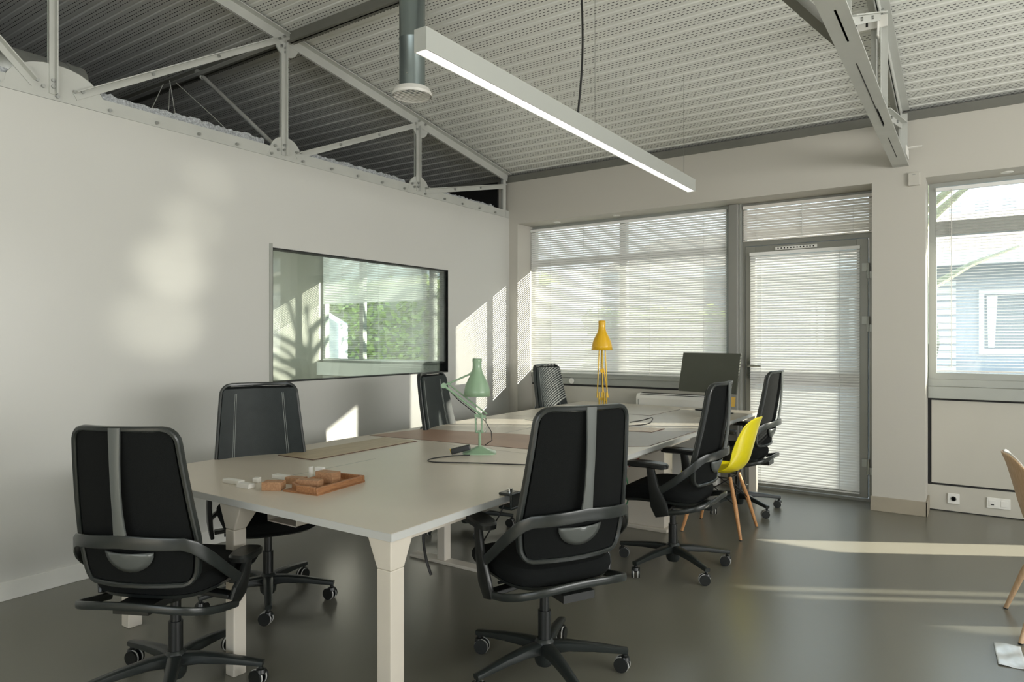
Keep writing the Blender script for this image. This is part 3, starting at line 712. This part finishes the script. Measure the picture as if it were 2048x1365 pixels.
cable('thin dark cable looped on the near desk before the green lamp', [(-2.33, 3.02, .734), (-2.40, 2.93, .734), (-2.43, 2.80, .734), (-2.36, 2.74, .734), (-2.16, 2.84, .734), (-1.93, 2.94, .734), (-1.70, 3.05, .734), (-1.63, 3.18, .734)], .003, 'wire')
cable('thin black cable curling behind the near swivel chair on the middle desk', [(-2.25, 4.55, .736), (-2.12, 4.70, .736), (-2.02, 4.80, .75), (-2.04, 4.92, .78), (-2.14, 4.95, .75), (-2.22, 4.90, .735)], .004, 'wire')
cable('thin cable hanging from the clamp at the near desk edge', [(-1.600, 2.30, .70), (-1.603, 2.27, .66), (-1.63, 2.24, .60), (-1.66, 2.22, .54)], .003, 'wire')
t = thing('desk_clamp', 'small grey clamp on the right edge of the near desk', 'clamp', (-1.60, 2.36, TZ - .012))
MB().box(-.045, .012, -.035, .035, .013, .024).box(.011, .022, -.035, .035, -.035, .024).box(-.045, .022, -.035, .035, -.045, -.033).build('clamp_jaw', 'plastic_grey', t, bevel=.004)
MB().cyl((-.01, 0, .024), (-.01, 0, .038), .012).build('screw_knob', 'chrome', t, smooth=True)

# ------------------------------------------------------------------ wooden tray and blocks
TR = math.radians(8)
t = thing('wooden_tray', 'shallow cherry wood tray on the near desk holding wooden blocks', 'tray', (-2.37, 2.03, TZ), TR)
b = MB(); hx, hy = .095, .155
MB().box(-hx, hx, -hy, hy, 0, .008).build('tray_base', 'tray_wood', t)
def rim(p, q):
    MBr = MB(); MBr.sweep([p, q], .014, .030); return MBr
b = MB(); b.box(-hx, hx, hy - .014, hy, 0, .032); b.box(hx - .014, hx, -hy, hy - .014, 0, .032); b.box(-hx, -hx + .014, -hy + .05, hy - .014, 0, .032)
b.prism([(-hx, -hy + .05), (-hx + .014, -hy + .05), (-.01, -hy + .014), (.04, -hy + .016), (hx - .014, -hy + .012), (hx - .014, -hy), (.03, -hy), (-.02, -hy)], 'z', 0, .034)
b.build('tray_rim', 'tray_wood', t, bevel=.004)
def block(label, x, y, z, s, rz, m, grp): 
    t = thing('wooden_block' if m != 'white' else 'white_block', label, 'block', (x, y, z), rz, grp)
    MB().box(-s[0] / 2, s[0] / 2, -s[1] / 2, s[1] / 2, 0, s[2]).build('block_body', m, t, bevel=.002)
g1 = 'wooden blocks around the tray'; g2 = 'white blocks beside the tray'
block('cherry wooden block lying on the desk at the near-left corner of the tray', -2.512, 1.868, TZ, (.085, .060, .036), .55, 'block_wood', g1)
block('pale wooden block lying inside the tray near its front rim', -2.395, 1.965, TZ + .009, (.11, .045, .032), .35, 'block_wood', g1)
block('tall wooden block standing at the left side inside the tray', -2.405, 2.075, TZ + .009, (.10, .055, .048), .12, 'block_wood', g1)
block('small wooden block leaning outside the left rim of the tray', -2.53, 2.00, TZ, (.09, .045, .030), .25, 'block_wood', g1)
block('flat white block farthest left on the near desk', -2.768, 1.845, TZ, (.105, .035, .018), .10, 'white', g2)
block('small white block between the far-left block and the wood', -2.645, 1.822, TZ, (.075, .035, .020), .12, 'white', g2)
block('long white block lying behind the small wooden block', -2.665, 2.035, TZ, (.115, .035, .018), .10, 'white', g2)
block('little clear white cube on edge of the cable slot', -2.700, 1.918, TZ, (.028, .03, .022), .5, 'white', g2)
block('thin white block standing upright behind the tray', -2.598, 2.140, TZ, (.012, .022, .048), .2, 'white', g2)
block('square white block standing behind the tray beside the thin one', -2.565, 2.165, TZ, (.045, .022, .045), .2, 'white', g2)

# ------------------------------------------------------------------ lamps
def desk_lamp(label, x, y, rz, col, rod, elbow, neck, tilt, black_foot):
    t = thing('desk_lamp', label, 'lamp', (x, y, TZ), rz)
    MB().stack([(0, .095, .075, 0, 0, 5), (.006, .095, .075, 0, 0, 5), (.026, .040, .032, 0, 0, 4), (.038, .018, .018, 0, 0, 2)], 32).build('base', col, t, smooth=True)
    MB().cyl((0, 0, .03), (0, 0, .13), .008).sweep([(-.022, 0, .12), (.022, 0, .12)], .014, .014, n=10).build('pivot', col, t, smooth=True)
    E = Vector(elbow); s0 = Vector((.012, 0, .215)); N = Vector(neck)
    if rod == 'brass':
        b = MB()
        for sx, tx in ((-.040, -.020), (.0, .002), (.036, .018)): b.cyl((sx, .0, .22), (tx, .01, .64), .0042, n=8)
        for sx in (-.026, -.008, .012, .028): b.cyl((sx, 0, .10), (sx, 0, .26), .0042, n=8)
        b.build('parallel_rods', rod, t, smooth=True)
    # lower frame: vertical links with springs
    b = MB()
    for dy in (-.014, .014): b.cyl((-.020, dy, .12), (-.024, dy, .21), .0035, n=8); b.cyl((.012, dy, .12), (.012, dy, .225), .0045, n=8)
    b.sweep([(-.03, 0, .215), (.035, 0, .205)], .006, .018).build('lower_links', rod, t, smooth=True)
    for sx in (-.022, .034):
        b = MB(); pts = []
        for k in range(80): th = k * .9; pts.append((sx + .0065 * math.cos(th), .0065 * math.sin(th), .115 + k / 80 * .085))
        b.tube(pts, .0014, 5); b.build('spring', 'chrome', t, smooth=True)
    d = (E - s0)
    b = MB()
    b.sweep([tuple(s0), tuple(E)], .011, .014, n=10)
    off = Vector((.030, 0, .006)); b.cyl(tuple(s0 + off), tuple(E + Vector((.018, 0, .016))), .0045, n=8)
    b.build('lower_arm', col, t, smooth=True)
    MB().cyl((E.x, -.014, E.z), (E.x, .014, E.z), .015).build('elbow', col, t, smooth=True)
    MB().cyl(tuple(E), tuple(N), .0055, n=10).cyl((N.x, -.012, N.z), (N.x, .012, N.z), .010).build('upper_arm', rod, t, smooth=True)
    R = Matrix.Rotation(tilt, 3, 'Y'); c = N + Vector((.030 * (1 if N.x > E.x else -1) if abs(N.x - E.x) > .05 else .0, 0, 0))
    prof = [(.020, .085), (.026, .084), (.027, .070), (.025, .060), (.026, .030), (.034, .0), (.052, -.035), (.066, -.065), (.074, -.100), (.077, -.130), (.075, -.130), (.071, -.100), (.062, -.062), (.048, -.032), (.030, .0), (.022, .03), (.020, .06)]
    MB().lathe(prof, c, 40, R, cap=False).build('lamp_shade', col, t, smooth='all')
    MB().lathe([(.001, .088), (.020, .087), (.024, .080)], c, 30, R).build('shade_cap', 'white' if col == 'green_lamp' else col, t, smooth=True)
    MB().lathe([(.001, -.088), (.014, -.085), (.024, -.065), (.024, -.045), (.012, -.02), (.012, .0)], c, 24, R).build('bulb', 'white', t, smooth=True)
    pts = [(E.x, .012, E.z), (E.x * .6, .02, .30), (.03, .02, .18), (.065, .02, .12), (.07, .01, .07), (.03, -.01, .045)]
    out = []
    for i in range(len(pts) - 1):
        for k in range(5): out.append(tuple(Vector(pts[i]).lerp(Vector(pts[i + 1]), k / 5)))
    MB().tube(out + [pts[-1]], .0028, 6).build('cord', 'wire', t, smooth=True)
    return t
desk_lamp('sage green balanced-arm desk lamp standing on the near desk', -2.345, 3.13, math.radians(34), 'green_lamp', 'green_lamp', (-.205, 0, .385), (-.045, 0, .455), 0, True)
desk_lamp('mustard yellow balanced-arm desk lamp with raised straight arm on the middle desk', -2.262, 4.52, math.radians(34), 'yellow_lamp', 'brass', (-.004, .05, .42), (-.004, .0, .70), 0, False)
t = thing('power_adapter', 'black plug adapter lying against the green lamp base', 'adapter', (-2.405, 3.03, TZ + .012), math.radians(34))
MB().rbox((0, 0, .016), (.11, .035, .030), 0, 0, math.radians(-14)).build('adapter_body', 'plastic', t, bevel=.004)
MB().cyl((-.052, -.012, -.004), (-.058, -.012, .02), .003, n=8).build('plug_pin', 'brass', t)

# ------------------------------------------------------------------ monitor & note
t = thing('computer_monitor', 'dark grey flat monitor on a black stand on the far desk', 'monitor', (-2.00, 6.14, TZ), math.radians(-15))
s_ = MB().rbox((0, 0, .345), (.60, .020, .365), 0, math.radians(-13)).build('display', 'screen', t, bevel=.004)
MB().rbox((0, .018, .33), (.36, .03, .20), 0, math.radians(-13)).build('rear_housing', 'plastic', t, bevel=.008)
MB().sweep([(0, .03, .01), (0, .055, .15), (0, .05, .30)], [.055, .05, .05], [.02, .02, .02], (0, 1, 0)).build('stand_arm', 'plastic', t)
MB().box(-.11, .11, -.06, .10, 0, .012).build('stand_base', 'plastic', t, bevel=.004)
t = thing('note_holder', 'yellow note on a short black holder below the monitor', 'note', (-1.775, 6.02, TZ), math.radians(20))
MB().cyl((0, 0, .0), (0, 0, .075), .007).lathe([(.03, 0), (.03, .006), (.008, .010)]).build('stand', 'plastic', t, smooth=True)
MB().rbox((0, -.008, .105), (.085, .003, .085), 0, math.radians(-14), math.radians(6)).build('paper_note', 'note', t)

# ------------------------------------------------------------------ office swivel chairs
def arc_pts(fn, n): return [fn(i / (n - 1)) for i in range(n)]
def make_chair(label, low=0):
    t = thing('office_chair', label, 'chair')
    # five-star base
    b = MB()
    b.lathe([(.030, .035), (.040, .05), (.046, .10), (.042, .13), (.030, .145)], n=28)
    for k in range(5):
        a = math.radians(72 * k); c, s = math.cos(a), math.sin(a)
        pts = [(r * c, r * s, z) for r, z in ((.02, .108), (.10, .112), (.20, .104), (.30, .091), (.345, .085))]
        b.sweep(pts, [.060, .050, .042, .036, .034], [.052, .042, .034, .026, .024], n=12, ex=4)
    base = b.build('star_base', 'plastic_grey', t, smooth=True)
    for k in range(5):
        a = math.radians(72 * k); c, s = math.cos(a) * .335, math.sin(a) * .335; ca = a + 1.1 + k * .4
        cs = MB().cyl((c, s, .055), (c, s, .085), .009).lathe([(.018, .040), (.022, .048), (.018, .062), (.008, .066)], (c, s, 0), 16).build('caster', 'plastic', t, smooth=True)
        dx, dy = math.cos(ca), math.sin(ca)
        for sd in (-1, 1):
            p0 = Vector((c + dx * .008 * sd - dy * .012, s + dy * .008 * sd + dx * .012, .030)); p1 = p0 + Vector((dx, dy, 0)) * (.016 * sd)
            wv = MB(); wv.cyl(tuple(p0), tuple(p1), .030, .030, 24); wh = wv.build('wheel', 'plastic', cs, smooth=True)
            rv = MB(); N = 24; v1 = []; ax = Vector((dx, dy, 0)); uu = Vector((-dy, dx, 0))
            for q in range(N):
                th = 2 * math.pi * q / N; v1.append(p0 + ax * (.004 * sd) + (uu * math.cos(th) + Vector((0, 0, 1)) * math.sin(th)) * .0302)
            rv.sweep(v1, .005, .007, (dx, dy, 0.001), n=6, closed=True)
            rv.build('wheel_rim', 'rim', cs, smooth=True)
    MB().cyl((0, 0, .13), (0, 0, .26), .027).cyl((0, 0, .26), (0, 0, .39), .020).build('gas_lift', 'plastic', t, smooth=True)
    b = MB(); b.stack([(.365, .05, .07, 0, 0, 4), (.375, .075, .13, 0, .0, 4), (.41, .09, .15, 0, 0, 4), (.422, .09, .15, 0, 0, 4)], 28)
    b.box(-.07, .07, -.26, -.12, .385, .415); m_ = b.build('mechanism', 'plastic', t, smooth=True)
    MB().cyl((.085, .08, .40), (.20, .09, .395), .006).cyl((-.085, .02, .40), (-.20, .03, .395), .006).box(.18, .225, .082, .098, .388, .402).build('lever', 'plastic_grey', m_, smooth=True)
    # seat
    def bend(p):
        x, y, z = p; z -= .030 * max(0, (y - .08) / .2) ** 2; z += .012 * (abs(x) / .25) ** 3; return (x, y, z)
    MB().stack([(.428, .17, .17, 0, .02, 4), (.430, .215, .215, 0, .03, 4), (.440, .238, .238, 0, .035, 4.2), (.462, .248, .248, 0, .04, 4.2), (.485, .248, .248, 0, .04, 4), (.503, .238, .238, 0, .04, 3.8), (.513, .20, .20, 0, .03, 3.4), (.514, .10, .10, 0, .02, 3)], 48, bend).build('seat', 'fabric', t, smooth=True)
    MB().stack([(.414, .15, .16, 0, .02, 4), (.420, .225, .22, 0, .03, 4), (.436, .236, .235, 0, .033, 4)], 40, bend).build('seat_pan', 'plastic_grey', t, smooth=True)
    # backrest surface
    def hw(z):
        f = (z - .545) / .58
        return .214 + .020 * math.sin(max(0, min(1, f / .30)) * math.pi / 2) - .036 * max(0, (f - .3) / .7)
    def yb(x, z):
        f = (z - .545) / .58
        return -.238 - .050 * math.sin(f * math.pi * .9) * .3 - .085 * f ** 1.2 + .050 * (x / .22) ** 2
    Z0, Z1 = .545, 1.125
    def P(s, f, off=0, k=1.0):
        # rounded corners: shrink the width near top and bottom
        z = Z0 + f * (Z1 - Z0); r = .05
        w_ = hw(z) * k
        e_ = min(z - Z0, Z1 - z)
        if e_ < r: w_ -= r * (1 - math.sqrt(max(0, 1 - ((r - e_) / r) ** 2))) * (1 if f > .5 else .8)
        x = s * w_
        return Vector((x, yb(x, z) + off, z))
    zs = [0, .008, .02, .04, .07, .1] + [.1 + .8 * i / 18 for i in range(1, 18)] + [.9, .93, .96, .98, .992, 1]
    nu = 15
    def surf(off0, off1, inset, lo, hi):
        b = MB(); fs_ = [f for f in zs if lo <= f <= hi]
        ring = []
        for off in (off0, off1):
            for f in fs_:
                for i in range(nu):
                    s_ = -1 + 2 * i / (nu - 1); p = P(s_, f); p.x *= inset; p.y = yb(p.x, p.z) + off; ring.append(p)
        nf = len(fs_); K = nf * nu; F = []
        for L_, o_ in ((0, 0), (K, 1)):
            for a in range(nf - 1):
                for i in range(nu - 1):
                    q = (L_ + a * nu + i, L_ + a * nu + i + 1, L_ + (a + 1) * nu + i + 1, L_ + (a + 1) * nu + i); F.append(q)
        for a in range(nf - 1):
            for i in (0, nu - 1): F.append((a * nu + i, (a + 1) * nu + i, K + (a + 1) * nu + i, K + a * nu + i))
        for i in range(nu - 1):
            for a in (0, nf - 1): F.append((a * nu + i, a * nu + i + 1, K + a * nu + i + 1, K + a * nu + i))
        return b.add(ring, F)
    back = surf(-.004, .006, .93, .02, .98).build('backrest', 'fabric', t, smooth=True)
    surf(.007, .026, .965, .03, .975).build('back_cushion', 'leather', t, smooth=True)
    for s in (-1, 1):
        pts = [tuple(Vector((s * .60 * hw(z), yb(s * .60 * hw(z), z) + .0268, z))) for z in [Z0 + .04 + (Z1 - Z0 - .09) * i / 12 for i in range(13)]]
        MB().tube(pts, .0016, 5).build('stitching', 'stitch', back)
        pts = [tuple(Vector((s * .64 * hw(z), yb(s * .64 * hw(z), z) + .0268, z))) for z in [Z0 + .04 + (Z1 - Z0 - .09) * i / 12 for i in range(13)]]
        MB().tube(pts, .0012, 5).build('stitching', 'stitch', back)
    loop = [P(-1, f) for f in zs] + [P(s_, 1) for s_ in (-.6, -.2, .2, .6)] + [P(1, f) for f in reversed(zs)] + [P(s_, 0) for s_ in (.6, .2, -.2, -.6)]
    out = []
    for p in loop:
        if not out or (p - out[-1]).length > .006: out.append(p)
    MB().sweep([tuple(p) for p in out], .020, .030, (0, 1, .05), n=10, ex=3, closed=True).build('back_frame', 'plastic_grey', t, smooth=True)
    # rear spine, curved band and lumbar pad
    zz = [1.13, 1.08, 1.0, .92, .84, .78, .745]
    MB().sweep([(0, yb(0, z) - .014 - .024 * math.sin(max(0, min(1, (1.12 - z) / .37)) * math.pi / 2), z) for z in zz], [.046, .044, .040, .038, .038, .044, .050], .012, (0, 1, 0), n=12, ex=4).build('spine', 'spine', t, smooth=True)
    pts = []
    for i in range(25):
        u = -1 + 2 * i / 24; a = abs(u)
        x = .285 * math.sin(min(1, a * 1.25) * math.pi / 2) * (1 if u > 0 else -1)
        y = -.315 + .31 * a ** 2.1; z = .725 - .035 * a - .20 * max(0, a - .45) ** 1.1 / .55
        pts.append((x, y, z))
    MB().sweep(pts, [.011] * 25, [.050 - .010 * abs(-1 + 2 * i / 24) for i in range(25)], n=12, ex=4).build('back_band', 'plastic_grey', t, smooth=True)
    MB().stack([(.0, .02, .02, 0, 0, 2)], 4) if False else None
    b = MB(); vs = []
    for i in range(13):
        for j in range(5):
            th = math.pi * i / 12; r = j / 4; x = .095 * math.cos(th) * (r if r else .001); z = .675 - .075 * math.sin(th) * r + 0
            vs.append((x, yb(x, z) - .012 - .018 * (1 - r * r), z))
    b.add(vs, [(i * 5 + j, (i + 1) * 5 + j, (i + 1) * 5 + j + 1, i * 5 + j + 1) for i in range(12) for j in range(4)]).build('lumbar_pad', 'spine', t, smooth=True, solid=.006)
    # lower ring around the rear and the arms
    pts = []
    for i in range(25):
        u = -1 + 2 * i / 24; a = abs(u)
        x = .272 * math.sin(min(1, a * 1.15) * math.pi / 2) * (1 if u > 0 else -1)
        y = -.285 + .27 * a ** 3.0; z = .455 - .075 * a ** 2
        pts.append((x, y, z))
    MB().sweep(pts, [.016] * 25, [.030] * 25, n=12, ex=3).build('seat_yoke', 'plastic_grey', t, smooth=True)
    MB().sweep([(-.26, -.03, .385), (-.12, -.02, .395), (.12, -.02, .395), (.26, -.03, .385)], .05, .018).build('cross_beam', 'plastic', t, bevel=.004)
    for s in (-1, 1):
        b = MB(); b.sweep([(s * .272, -.035, .368), (s * .282, -.018, .43 - low * .2), (s * .288, .010, .53 - low * .6), (s * .288, .032, .645 - low)], [.022, .026, .026, .024], [.085, .105, .062, .045], (0, 1, 0), n=12, ex=4)
        a_ = b.build('armrest', 'plastic', t, smooth=True)
        def bendp(p, s=s): return (p[0] + s * 0, p[1], p[2] - low - .006 * ((p[1] - .06) / .12) ** 2)
        MB().stack([(.643, .034, .10 - low * .4, s * .283, .055 - low * .2, 3.5), (.650, .044, .125 - low * .4, s * .283, .055 - low * .2, 3.5), (.668, .046, .128 - low * .4, s * .283, .055 - low * .2, 3.5), (.676, .040, .12 - low * .4, s * .283, .055 - low * .2, 3.5)], 32, bendp).build('arm_pad', 'plastic', a_, smooth=True)
    return t
CH = [  # x, y, facing angle, label, back drop
    (-1.475, 2.415, 152, 'black swivel chair with silver spine at the right side of the near desk', 0),
    (-2.635, 1.50, 116, 'black swivel chair at the near end of the desks, leftmost and closest to the camera', -.06),
    (-3.10, 2.27, -27, 'charcoal swivel chair behind the near desk facing the camera', 0),
    (-3.09, 3.96, 13, 'charcoal swivel chair at the wall side of the middle desk below the interior window', 0),
    (-3.24, 5.78, -6, 'charcoal swivel chair in the far left corner of the room', -.0),
    (-1.519, 3.985, 181, 'black swivel chair seen side-on between the near swivel chair and the yellow chair', 0),
    (-1.60, 5.66, 179, 'black mesh swivel chair behind the yellow chair beside the door', 0)]
proto = make_chair(CH[0][3])
for i, (x, y, a, lab, dz) in enumerate(CH):
    c = proto if i == 0 else make_chair(lab, .13) if i == 1 else copy_tree(proto)
    c.location = (x, y, 0); c.rotation_euler = (0, 0, math.radians(a - 90)); c['label'] = lab
    c['group'] = 'swivel chairs around the desks'
    base_world = math.radians(36)
    for ch in c.children:
        nm = ch.name.split('.')[0]
        if dz and nm == 'seat_yoke': ch.location.z = -.03
        if nm in ('star_base', 'caster'): ch.rotation_euler = (0, 0, base_world - math.radians(a - 90))
        if dz and nm in ('backrest', 'back_cushion', 'back_frame', 'spine', 'back_band', 'lumbar_pad'): ch.location.z = dz

# ------------------------------------------------------------------ shell chairs
def shell_chair(name, label, x, y, ang, m_out, m_in, m_leg, foot, scale=1):
    t = thing(name, label, 'chair', (x, y, 0), math.radians(ang - 90))
    K = [(.225, .415, .185, 0, .0), (.205, .438, .215, .010, 0), (.12, .436, .232, .022, 0), (.0, .424, .237, .032, 0), (-.09, .428, .236, .040, .01), (-.155, .455, .232, .045, .03), (-.195, .51, .226, .030, .055), (-.222, .60, .215, .010, .072), (-.248, .70, .202, 0, .066), (-.272, .785, .178, -.004, .052), (-.290, .828, .125, -.006, .034), (-.294, .838, .06, -.004, .02)]
    def fn(u, v):
        i = u * (len(K) - 1); a = int(min(i, len(K) - 2)); f = i - a
        k = [K[a][q] * (1 - f) + K[a + 1][q] * f for q in range(5)]
        s = -1 + 2 * v
        return (s * k[2] * scale, (k[0] + k[4] * s * s) * scale, k[1] + k[3] * s * s if True else 0)
    o = MB().grid(fn, 23, 15).build('seat_shell', m_out, t, smooth='all', solid=.008, sub=1)
    if m_in:
        def fi(u, v):
            p = fn(.02 + u * .96, .03 + v * .94); q = fn(min(1, .02 + u * .96 + .02), .03 + v * .94)
            du = Vector(q) - Vector(p); nrm = Vector((0, -du.z, du.y)).normalized()
            if nrm.z < 0 and u < .5: nrm = -nrm
            if u >= .5 and nrm.y < 0: nrm = -nrm
            r = Vector(p) + nrm * .010; return tuple(r)
        MB().grid(fi, 23, 15).build('inner_pad', m_in, t, smooth='all', solid=.006, sub=1)
    for sx in (-1, 1):
        for sy in (-1, 1):
            MB().sweep([(sx * .105, sy * .105, .405), (sx * (.105 + foot) / 2, sy * (.105 + foot) / 2, .22), (sx * foot, sy * foot, 0.004)], [.024, .030, .020], [.024, .030, .020], n=14).build('leg', m_leg, t, smooth=True)
            MB().cyl((sx * foot, sy * foot, 0), (sx * foot, sy * foot, .006), .011, n=12).build('foot_glide', 'plastic', t)
    b = MB()
    q = (.105 + foot) / 2
    for (p0, p1) in [((-q, -q, .22), (.10, -.10, .395)), ((q, -q, .22), (-.10, -.10, .395)), ((-q, q, .22), (.10, .10, .395)), ((q, q, .22), (-.10, .10, .395)),
                     ((-q, -q, .22), (-.10, .10, .395)), ((-q, q, .22), (-.10, -.10, .395)), ((q, -q, .22), (.10, .10, .395)), ((q, q, .22), (.10, -.10, .395))]:
        b.cyl(p0, p1, .004, n=8)
    b.sweep([(-.105, -.105, .398), (.105, -.105, .398), (.105, .105, .398), (-.105, .105, .398)], .012, .008, closed=True)
    for sx in (-1, 1):
        for sy in (-1, 1): b.cyl((sx * .095, sy * .095, .395), (sx * .10, sy * .10, .428), .008, n=8)
    b.build('wire_struts', 'wire', t, smooth=True)
    return t
shell_chair('shell_chair', 'bright yellow plastic shell chair on wooden legs between two swivel chairs', -1.535, 4.955, 180, 'yellow', None, 'leg_wood', .208)
shell_chair('shell_chair', 'pale oak chair with white inner shell cut off by the right frame edge', .385, 4.10, 5, 'oak', 'shell_white', 'oak', .235, .95)

t = thing('plastic_bag', 'crumpled clear plastic pouch lying on the floor by the oak chair', 'bag', (.125, 3.675, 0), .05)
def fb(u, v):
    x = (u - .5) * .10; y = (v - .5) * .25; return (x, y, .005 + .002 * math.sin(u * 7 + v * 5) + .002 * math.sin(v * 11 - u * 4))
MB().grid(fb, 16, 30).build('pouch_film', 'clear', t, smooth='all', solid=.002)

# ------------------------------------------------------------------ outside
struct(MB().box(-30, 30, 6.6, 40, -.25, -.15).build('ground', 'ground'), 'pale paving outside the facade', 'ground')
t = thing('bungalow', 'single-storey grey building with tiled roof seen through the right window', 'building', (1.0, 13.0, -.15))
b = MB(); b.box(-7.0, 12, 0, .25, 0, 2.85); b.build('house_wall', 'ext_wall', t)
MB().add([(-7.5, -.55, 2.82), (12.5, -.55, 2.82), (12.5, 3.2, 4.0), (-7.5, 3.2, 4.0)], [(0, 1, 2, 3)]).build('roof', 'clay', t, solid=.08)
MB().box(-7.5, 12.5, -.62, -.52, 2.66, 2.86).build('fascia', 'ext_white', t)
for xx in (-.95, .65, 2.3, -3.4):
    f_ = MB(); frame_rect(f_, xx, xx + 1.3, 1.3, 2.30, .07, -.05, .0); f_.box(xx + .61, xx + .69, -.05, 0, 1.37, 2.23)
    f = f_.build('window_frame', 'ext_white', t); MB().box(xx + .07, xx + 1.23, -.02, -.01, 1.37, 2.23).build('pane', 'ext_glass', f)
    for s_ in (0, 1): MB().prism([(xx + .10 + s_ * .95, 2.2), (xx + .24 + s_ * .95, 2.2), (xx + .20 + s_ * .93, 1.40), (xx + .12 + s_ * .95, 1.40)], 'y', -.028, -.022).build('curtain', 'ext_white', f)
b = MB()
for k in range(20): b.box(-2.05, -1.25, -.03 , 0, .2 + k * .115, .28 + k * .115)
b.build('louvre_panel', 'ext_white', t)
t = thing('garden_railing', 'low white railing outside the right window', 'railing', (1.0, 11.0, -.15))
b = MB().box(-6, 9, -.02, .02, 1.02, 1.07); b.box(-6, 9, -.02, .02, .85, .88)
for k in range(100): b.box(-6 + k * .15, -5.97 + k * .15, -.01, .01, 0, 1.02)
b.build('rails', 'ext_white', t)
t = thing('shed', 'pale ridged shed rising behind the tiled roof', 'building', (1.5, 18.5, -.15))
b = MB(); b.box(-3.5, 14, 0, 4, 0, 4.35); b.build('shed_wall', 'ext_wall', t)
b = MB()
for k in range(36): b.box(-3.5 + k * .5, -3.25 + k * .5, -.06, 0, 3.2, 4.6)
b.build('shed_ribs', 'ext_white', t)
def tree(label, x, y, h, r, leafy=False):
    t = thing('tree', label, 'tree', (x, y, -.15)); rnd = random.Random(int(x * 31 + y))
    b = MB(); b.sweep([(0, 0, 0), (.05, 0, h * .3), (-.05, .05, h * .6), (.05, 0, h * .85)], [.34, .26, .18, .08], n=10)
    tips = []
    for k in range(11):
        a = rnd.uniform(0, 6.28); z = h * rnd.uniform(.35, .8); l = rnd.uniform(.5, 1) * r
        p = (l * math.cos(a), l * math.sin(a), z + l * rnd.uniform(.3, .9)); tips.append(p)
        b.sweep([(0, 0, z), (p[0] * .5, p[1] * .5, z + (p[2] - z) * .6), p], [.12, .07, .03], n=7)
    b.build('trunk', 'bark', t, smooth=True)
    b = MB()
    for k in range(1800):
        p = rnd.choice(tips); c = Vector((p[0] * rnd.uniform(.3, 1.1), p[1] * rnd.uniform(.3, 1.1), p[2])) + Vector([rnd.gauss(0, r * .2) for _ in range(3)])
        u = Vector([rnd.uniform(-1, 1) for _ in range(3)]).normalized() * .05; w_ = u.orthogonal().normalized() * .03
        b.add([c - u, c - w_, c + u, c + w_], [(0, 1, 2, 3)])
    if leafy: b.build('foliage', 'leaf', t)
tree('bare-branched olive green tree behind the right window transom', -.55, 10.3, 4.9, 1.5)
def hedge(label, x0, x1, y0, y1, h, n):
    t = thing('hedge', label, 'hedge', ((x0 + x1) / 2, (y0 + y1) / 2, -.15)); rnd = random.Random(5); hx, hy = (x1 - x0) / 2, (y1 - y0) / 2
    MB().box(-hx + .15, hx - .15, -hy + .15, hy - .15, 0, h - .15).build('branch_core', 'bark', t)
    b = MB()
    for k in range(n):
        c = Vector((rnd.uniform(-hx, hx), -hy + abs(rnd.gauss(0, .12)), rnd.uniform(0, h))) if rnd.random() < .75 else Vector((rnd.uniform(-hx, hx), rnd.uniform(-hy, hy), h + rnd.gauss(0, .06)))
        u = Vector([rnd.uniform(-1, 1) for _ in range(3)]).normalized() * .07; w_ = u.orthogonal().normalized() * .045
        b.add([c - u, c - w_, c + u, c + w_], [(0, 1, 2, 3)])
    b.build('foliage', 'leaf', t)
t = thing('garden_wall', 'sloping white rendered garden wall outside the meeting room window', 'wall', (-10.0, 8.0, -.15))
MB().prism([(-2, 0), (1.0, 0), (1.0, 1.80), (.34, 2.08), (-2, 2.9)], 'y', 0, .2).build('wall_body', 'ext_white', t)
hedge('tall leafy green hedge outside the meeting room window', -18, -6.2, 9.6, 10.8, 2.6, 9000)
hedge('leafy green hedge outside the wide window left of the post', -5.6, -3.0, 10.4, 11.2, 1.9, 2500)
